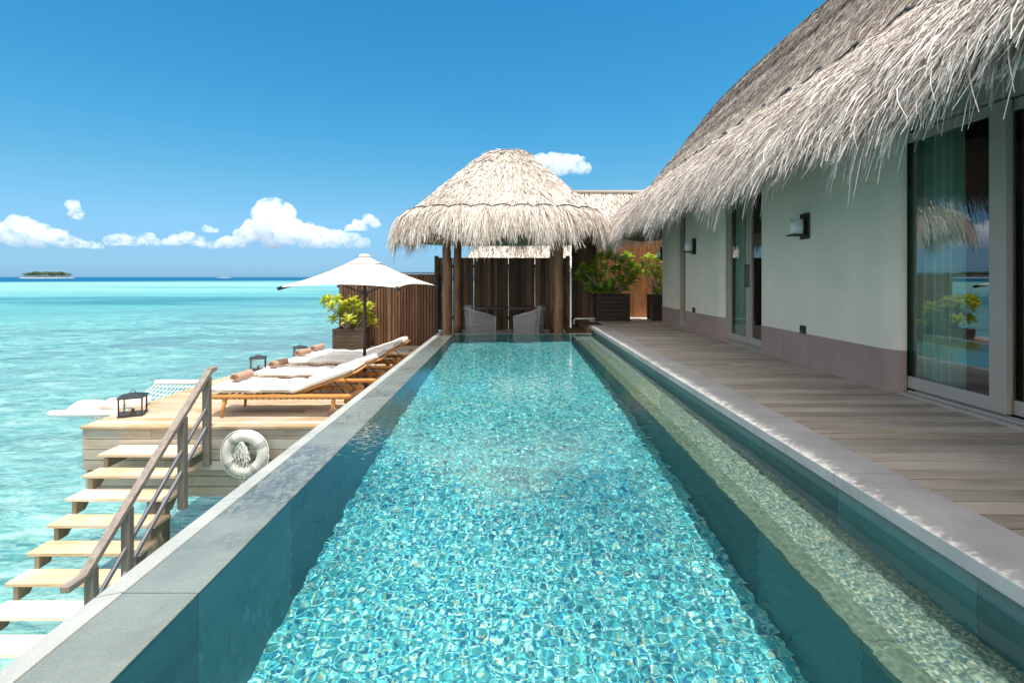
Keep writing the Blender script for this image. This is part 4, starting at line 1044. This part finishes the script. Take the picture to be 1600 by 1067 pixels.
# ---------------------------------------------------------------- umbrella
def build_umbrella():
    U = Vector((-2.69, 9.47, DECK)); t = thing('patio_umbrella', 'square cream patio umbrella on a dark pole between the loungers', 'umbrella', U)
    zt, ze, rad = 1.545, 0.975, 1.48; ph = math.radians(36.5)
    cor = [Vector((U.x + rad * math.cos(a), U.y + rad * math.sin(a), ze)) for a in (PI + ph, PI * 1.5 + ph, ph, PI / 2 + ph)]
    top = Vector((U.x, U.y, zt)); m = MB()
    for i in range(4):
        A, B = cor[i], cor[(i + 1) % 4]; P = []
        for r in range(13):
            s = r / 12; row = []
            for k in range(15):
                q = k / 14; e = A.lerp(B, q); bow = 4 * q * (1 - q)
                mid = (A + B) / 2; e = e + (top - mid) * (0.09 * bow * s); p = top.lerp(e, s); p.z -= 0.05 * math.sin(PI * s) * (1 - 0.5 * bow)
                row.append(p)
            P.append(row)
        m.grid(P)
    cn = m.build('canopy', 'canvas', t); sm = cn.modifiers.new('thickness', 'SOLIDIFY'); sm.thickness = 0.004
    m = MB()
    for i in range(4):
        A, B = cor[i], cor[(i + 1) % 4]; P = []
        for r in range(4):
            s = 0.0 + 0.27 * r / 3; row = []
            for k in range(9):
                q = k / 8; e = A.lerp(B, q); p = top.lerp(e, s); p.z += 0.010 - 0.05 * math.sin(PI * s) * (1 - 2 * q * (1 - q)) + 0.022 * math.sin(PI * q) * r / 3; row.append(p)
            P.append(row)
        m.grid(P)
    v = m.build('vent_flap', 'canvas', cn); sm = v.modifiers.new('thickness', 'SOLIDIFY'); sm.thickness = 0.003
    m = MB()
    for c in cor: m.tube([top.lerp(c, r / 12) + Vector((0, 0, 0.004 - 0.05 * math.sin(PI * r / 12))) for r in range(1, 13)], 0.0045, 5)
    m.build('seam', 'seam', cn)
    m = MB(); m.tube([(U.x, U.y, DECK + 0.05), (U.x, U.y, zt - 0.02)], 0.030, 14); m.build('pole', 'bronze', t)
    m = MB(); m.lathe([(0.05, -0.05), (0.06, 0.0), (0.05, 0.06)], (U.x, U.y, 0.82), 16); m.build('hub', 'bronze', t)
    m = MB(); m.lathe([(0.10, -0.02), (0.10, 0.012), (0.05, 0.03), (0.01, 0.034)], (U.x, U.y, zt), 16); m.build('finial', 'canvas', t)
    m = MB(); m.lathe([(0.30, 0.0), (0.30, 0.04), (0.05, 0.07), (0.04, 0.25)], (U.x, U.y, DECK + 0.001), 24); m.build('base', 'bronze', t)
    for c in cor:
        m = MB(); p0 = top + Vector((0, 0, -0.12)); m.bar(p0, p0.lerp(c, 0.5) + Vector((0, 0, -0.045)), 0.022, 0.03); m.bar(p0.lerp(c, 0.5) + Vector((0, 0, -0.045)), c + Vector((0, 0, -0.03)), 0.022, 0.03); rb = m.build('rib', 'bronze', t)
        m = MB(); mid = p0.lerp(c, 0.5) + Vector((0, 0, -0.06)); m.bar((U.x, U.y, 0.84), mid, 0.018, 0.024); m.build('strut', 'bronze', rb)
        m = MB(); d = (c - top).normalized(); m.bar(c - d * 0.06 + Vector((0, 0, -0.015)), c + d * 0.025 + Vector((0, 0, -0.015)), 0.05, 0.045); m.build('rib_tip', 'black', rb)
build_umbrella()

# ---------------------------------------------------------------- planters and shrubs
def make_planter(label, x0, x1, y0, y1, z0, z1, mat):
    t = thing('planter_box', label, 'planter', ((x0 + x1) / 2, (y0 + y1) / 2, z0)); m = MB(); n = max(3, int((z1 - z0) / 0.11)); h = (z1 - z0 - 0.03) / n
    for k in range(n): m.box(x0 + 0.03, x1 - 0.03, y0 + 0.012, y1 - 0.012, z0 + 0.02 + k * h, z0 + 0.02 + (k + 1) * h - 0.006)
    m.build('panel', mat, t, bevel=0.004)
    for x in (x0, x1 - 0.07):
        for y in (y0, y1 - 0.07): m = MB(); m.box(x, x + 0.07, y, y + 0.07, z0, z1); m.build('corner_post', mat, t, bevel=0.004)
    m = MB(); w = 0.075
    m.box(x0 - 0.015, x1 + 0.015, y0 - 0.015, y0 + w, z1 + 0.001, z1 + 0.028); m.box(x0 - 0.015, x1 + 0.015, y1 - w, y1 + 0.015, z1 + 0.001, z1 + 0.028)
    m.box(x0 - 0.015, x0 + w, y0 + w + 0.001, y1 - w - 0.001, z1 + 0.001, z1 + 0.028); m.box(x1 - w, x1 + 0.015, y0 + w + 0.001, y1 - w - 0.001, z1 + 0.001, z1 + 0.028)
    m.build('top_rim', mat, t, bevel=0.004)
    m = MB(); m.box(x0 + w, x1 - w, y0 + w, y1 - w, z1 - 0.06, z1 - 0.02); m.build('soil', 'soil', t)
    return t
def leaf(mb, base, d, up, L, Wd, curl, rnd):
    d = d.normalized(); s = d.cross(up)
    if s.length < 1e-3: s = d.cross(Vector((1, 0, 0)))
    s.normalize(); n = s.cross(d).normalized(); P = []
    for i, (t, w) in enumerate(((0, 0.12), (0.32, 0.45), (0.62, 0.88), (0.86, 1.0), (1.0, 0.45))):
        c = base + d * L * t + n * (curl * L * (t * 0.5 - t * t)); P.append([c - s * Wd * w / 2 + n * 0.12 * Wd * w, c, c + s * Wd * w / 2 + n * 0.12 * Wd * w])
    mb.grid(P, rnd)
def make_shrub(name, label, base, tips, mat, L, Wd, seed, nl=14, stems=5):
    rr = random.Random(seed); t = thing(name, label, 'plant', base); br = MB(); fo = MB(); base = Vector(base)
    roots = [base + Vector((rr.uniform(-0.2, 0.2), rr.uniform(-0.15, 0.15), 0)) for _ in range(stems)]
    for tip in tips:
        tip = Vector(tip); r0 = min(roots, key=lambda q: (q - tip).length + rr.uniform(0, 0.4)); mid = r0.lerp(tip, 0.5) + Vector((rr.uniform(-0.08, 0.08), rr.uniform(-0.08, 0.08), -0.04 + rr.uniform(0, 0.08)))
        pts = [r0, r0.lerp(mid, 0.5) + Vector((0, 0, 0.03)), mid, mid.lerp(tip, 0.6) + Vector((0, 0, -0.02)), tip]
        br.tube(pts, [0.022, 0.019, 0.016, 0.013, 0.010], 8)
        ax = (tip - mid).normalized() * 0.6 + Vector((0, 0, 0.8)); ax.normalize(); a = ax.orthogonal().normalized(); b = ax.cross(a)
        for k in range(nl):
            th = k * 2.399 + rr.uniform(-0.2, 0.2); tilt = 0.35 + 1.15 * (k / nl) + rr.uniform(-0.15, 0.15)
            d = ax * math.cos(tilt) + (a * math.cos(th) + b * math.sin(th)) * math.sin(tilt)
            leaf(fo, tip - ax * 0.05 * (k / nl), d, ax, L * rr.uniform(0.75, 1.15), Wd * rr.uniform(0.8, 1.15), rr.uniform(0.2, 0.7), rr.random())
    br.build('branch', 'bark', t); fo.build('foliage', mat, t)
    return t
make_planter('dark timber trough on the sun deck in front of the slatted fence', -4.88, -4.03, 14.05, 14.75, DECK + 0.001, DECK + 0.56, 'planter')
tips = []
for px, py in ((508, 474), (519, 481), (527, 470), (538, 478), (533, 490), (547, 486), (552, 472), (560, 480), (556, 494), (568, 488), (576, 496), (574, 480), (522, 500), (545, 502), (561, 506), (515, 470), (579, 505)):
    tips.append(at(px, py, R.uniform(14.1, 14.7)))
make_shrub('shrub', 'lime green rosette leaved shrub in the trough by the sea', (-4.45, 14.4, DECK + 0.54), tips, 'leaf_lime', 0.23, 0.115, 4, 20)
make_planter('dark timber trough standing on the villa deck end', 2.25, 3.13, 13.35, 13.87, 0.001, 0.68, 'planter_dark')
make_planter('dark timber trough half hidden by the end of the villa wall', 3.74, 4.6, 13.45, 14.0, 0.001, 0.66, 'planter_dark')
tips = []
for px, py in ((912, 420), (918, 432), (914, 443), (925, 425), (932, 440), (940, 430), (948, 445), (958, 440), (945, 418), (938, 402), (950, 400), (962, 403), (972, 408), (980, 402), (968, 418), (978, 425), (985, 415), (990, 430), (970, 438), (960, 425), (930, 414), (922, 450), (955, 452), (975, 450), (995, 420), (940, 452), (985, 440), (905, 432)):
    tips.append(at(px, py + 2, R.uniform(13.3, 13.95)))
make_shrub('shrub', 'bushy broad leaved shrub with yellow green tips in the deck end trough', (2.7, 13.6, 0.65), tips, 'leaf_green', 0.22, 0.14, 9, 16, 6)
tips = []
for px, py in ((1004, 412), (1012, 402), (1018, 418), (1026, 405), (1030, 420), (1010, 428), (1022, 430), (1032, 432), (1028, 455), (1034, 445)):
    tips.append(at(px, py + 2, R.uniform(13.4, 14.0)))
make_shrub('shrub', 'smaller shrub beside the end of the villa wall', (4.0, 13.7, 0.63), tips, 'leaf_green', 0.19, 0.11, 12, 14, 3)
t = MB().box(-3.18, -2.74, 13.85, 14.35, DECK + 0.001, DECK + 0.03).build('rinse_tray', 'hatch', bevel=0.008); tag(t, 'flat blue grey tray on the deck behind the loungers', 'tray')

# ---------------------------------------------------------------- overwater hammock
def build_hammock():
    z = DECK + 0.0; t = thing('hammock', 'white rope hammock net slung over the lagoon beside the sun deck', 'hammock', (-6.2, 8.7, z))
    y0, y1 = 7.58, 9.85
    for y in (y0, y1):
        m = MB(); m.tube([(-6.82, y, z), (-6.75, y, z), (deck_left(y) + 0.05, y, z)], [0.045, 0.05, 0.05], 12); m.build('spreader_bar', 'white_paint', t)
    for y in (y0,):
        for x in (-6.2,):
            m = MB(); m.tube([(x, y, z - 0.04), (x + 0.02, y + 0.02, z - 0.22), (-5.8, y + 0.1, z - 0.3)], 0.010, 8); m.build('support_strut', 'white_paint', t)
    m = MB(); nx, ny = 15, 20
    def pt(u, v):
        pinch = 1 - 0.18 * math.sin(PI * v); xc = -6.27; x = xc + (-0.5 + u) * 1.06 * pinch
        return (x, y0 + (y1 - y0) * v, z - 0.02 - 0.34 * math.sin(PI * v) * (0.55 + 0.45 * math.sin(PI * u)) )
    for i in range(nx): m.tube([pt(i / (nx - 1), v / 24) for v in range(25)], 0.009 if i in (0, nx - 1) else 0.005, 5)
    for j in range(1, ny): m.tube([pt(u / 14, j / ny) for u in range(15)], 0.009 if j % 2 else 0.006, 5)
    m.build('net', 'rope', t)
build_hammock()
def make_pillow(label, mat, loc, rx, rz, sx=0.27, sy=0.20):
    m = MB(); P = []
    for i in range(17):
        row = []
        for j in range(17):
            u, v = i / 8 - 1, j / 8 - 1; h = (max(0, 1 - abs(u) ** 2.5) * max(0, 1 - abs(v) ** 2.5)) ** 0.5
            row.append((u * sx * (1 - 0.07 * (1 - v * v)), v * sy * (1 - 0.07 * (1 - u * u)), h))
        P.append(row)
    m.grid([[(x, y, 0.085 * h) for x, y, h in r_] for r_ in P]); m.grid([[(x, y, -0.06 * h) for x, y, h in r_] for r_ in P], flip=True)
    o = m.build('pillow', mat); o.location = loc; o.rotation_euler = (rx, 0, rz); tag(o, label, 'pillow', 'pillows on the hammock'); return o
make_pillow('white pillow lying at the outer end of the hammock', 'pillow_a', (-6.50, 7.88, DECK + 0.035), 0.25, 0.12, 0.24, 0.13)
make_pillow('beige pillow in the middle of the hammock', 'pillow_b', (-6.12, 7.90, DECK + 0.05), 0.4, -0.25, 0.21, 0.14)
make_pillow('pale pillow beside the nearest lantern on the hammock', 'pillow_a', (-5.86, 8.02, DECK + 0.05), 0.4, 0.2, 0.17, 0.13)

# ---------------------------------------------------------------- island and sandbank
def build_island():
    Y = 2000.0; c = at(74.5, 433, Y); t = thing('island', 'tiny palm covered island on the horizon', 'island', (c.x, Y, SEA))
    m = MB(); m.lathe([(84, -2), (81, 0.6), (76, 1.8), (10, 2.4)], (c.x, Y, SEA), 40); m.build('beach', 'sand', t)
    rr = random.Random(8); fo = MB(); tr = MB()
    for i in range(170):
        a = rr.uniform(0, 2 * PI); q = math.sqrt(rr.random()) * 0.93; x, y = c.x + 80 * q * math.cos(a), Y + 60 * q * math.sin(a)
        H = rr.uniform(14, 23) * (1 - 0.3 * q ** 4); base = Vector((x, y, SEA + 3)); tip = base + Vector((rr.uniform(-3, 3), rr.uniform(-2, 2), H))
        if i % 3 == 0: tr.tube([base, base.lerp(tip, 0.5) + Vector((rr.uniform(-1, 1), 0, 0)), tip], [0.6, 0.4, 0.35], 5)
        for k in range(9):
            th = k * 0.7 + rr.random(); d = Vector((math.cos(th), math.sin(th), rr.uniform(-0.1, 0.6))); leaf(fo, tip - Vector((0, 0, rr.uniform(0, H * 0.45))) if i % 2 else tip, d, Vector((0, 0, 1)), rr.uniform(5, 9), 3.2, 0.9, rr.random())
    o = fo.build('palm_crowns', 'leaf_far', t); o['kind'] = 'stuff'
    tr.build('palm_trunks', 'bark', t)['kind'] = 'stuff'
    m = MB(); b = at(350, 433, 3000); m.lathe([(40, 0.05), (36, 1.2), (10, 2.2), (1, 2.4)], (b.x, 3000, SEA), 32); s = m.build('sandbank', 'sand'); tag(s, kind='structure')
M['sand'] = plain('white_sand', (0.52, 0.47, 0.40), 0.9, 0.08, 0.2)
build_island()

# ---------------------------------------------------------------- clouds
def build_cloud(label, puffs, Y, seed, sub=4):
    """cluster of billowing lobes, remeshed into one lumpy closed body; puffs: px, py, radius px"""
    import bmesh
    bm = bmesh.new(); k = Y / 800; rr = random.Random(seed)
    for px, py, r_ in puffs:
        c = at(px, py, Y + rr.uniform(-1, 1) * r_ * k * 0.6)
        bmesh.ops.create_icosphere(bm, subdivisions=3, radius=r_ * k * 1.16, matrix=Matrix.Translation(c) @ Matrix.Scale(0.8, 4, (0, 0, 1)))
        for q in range(9):
            dv = Vector((rr.gauss(0, 1), rr.gauss(0, 1), rr.uniform(-0.35, 1.2))).normalized(); r2 = r_ * rr.uniform(0.25, 0.5)
            bmesh.ops.create_icosphere(bm, subdivisions=2, radius=r2 * k, matrix=Matrix.Translation(c + Vector((dv.x, dv.y, dv.z * 0.8)) * r_ * k * 0.85))
    me = bpy.data.meshes.new('cloud'); bm.to_mesh(me); bm.free(); o = bpy.data.objects.new('cloud', me); COL.objects.link(o)
    r = o.modifiers.new('remesh', 'REMESH'); r.mode = 'VOXEL'; r.voxel_size = 1.0 * k
    dg = bpy.context.evaluated_depsgraph_get(); ev = o.evaluated_get(dg); me2 = bpy.data.meshes.new_from_object(ev); o.modifiers.clear(); o.data = me2
    v = np.zeros(len(me2.vertices) * 3, np.float32); me2.vertices.foreach_get('co', v); v = v.reshape(-1, 3); nn = np.zeros_like(v).ravel(); me2.vertices.foreach_get('normal', nn); nn = nn.reshape(-1, 3)
    out = v.copy()
    for i in range(len(v)):
        p = Vector(v[i]); h = 0; a = 1.0; s = 1 / (17 * k)
        for o_ in range(4): h += a * (0.35 - abs(mnoise.noise(p * s + Vector((seed, 0, 0))))); a *= 0.55; s *= 2.1
        out[i] += nn[i] * h * 5.0 * k
    zb = min(at(0, py + r_ * 0.35, Y).z for px, py, r_ in puffs)
    out[:, 2] = np.where(out[:, 2] < zb, zb + (out[:, 2] - zb) * 0.25, out[:, 2])
    me2.vertices.foreach_set('co', out.ravel()); me2.update(); me2.polygons.foreach_set('use_smooth', [True] * len(me2.polygons))
    me2.materials.clear(); me2.materials.append(M['cloud']); tag(o, label, 'cloud', 'fair weather clouds low over the sea')
    return o
CY = 5000.0
build_cloud('largest white cloud with a tall rounded head above the umbrella', [(425, 330, 21), (442, 332, 16), (410, 335, 14), (425, 352, 24), (400, 362, 18), (380, 372, 14), (358, 378, 10), (345, 382, 7), (331, 384, 7), (318, 386, 5), (450, 362, 24), (475, 368, 20), (500, 372, 18), (525, 374, 15), (550, 376, 13), (568, 380, 9), (430, 376, 16)], CY, 1)
build_cloud('small wispy cloud at the right shoulder of the largest cloud', [(575, 343, 9), (587, 349, 7), (560, 352, 9), (548, 358, 7), (568, 358, 6)], CY, 2)
build_cloud('broad low white cloud at the left edge over the island', [(10, 364, 16), (32, 352, 14), (48, 360, 16), (70, 366, 15), (90, 372, 14), (110, 378, 11), (128, 382, 8), (142, 385, 7), (156, 386, 5), (25, 374, 13), (60, 380, 10)], CY, 3)
build_cloud('small upright cloud above the broad left cloud', [(115, 322, 8), (118, 332, 8), (122, 340, 6)], CY, 4)
build_cloud('row of small flat clouds left of the largest cloud', [(175, 377, 9), (190, 374, 9), (208, 378, 10), (228, 374, 10), (240, 380, 9), (275, 376, 9), (292, 372, 10), (308, 378, 10), (262, 380, 7)], CY, 5)
build_cloud('tiny cloud puff between the row and the largest cloud', [(325, 358, 6), (334, 361, 5)], CY, 6)
build_cloud('lone bright cloud beside the peak of the pavilion roof', [(845, 252, 12), (862, 254, 15), (880, 256, 16), (898, 258, 15), (912, 264, 10), (875, 268, 12), (830, 256, 7)], CY, 7)
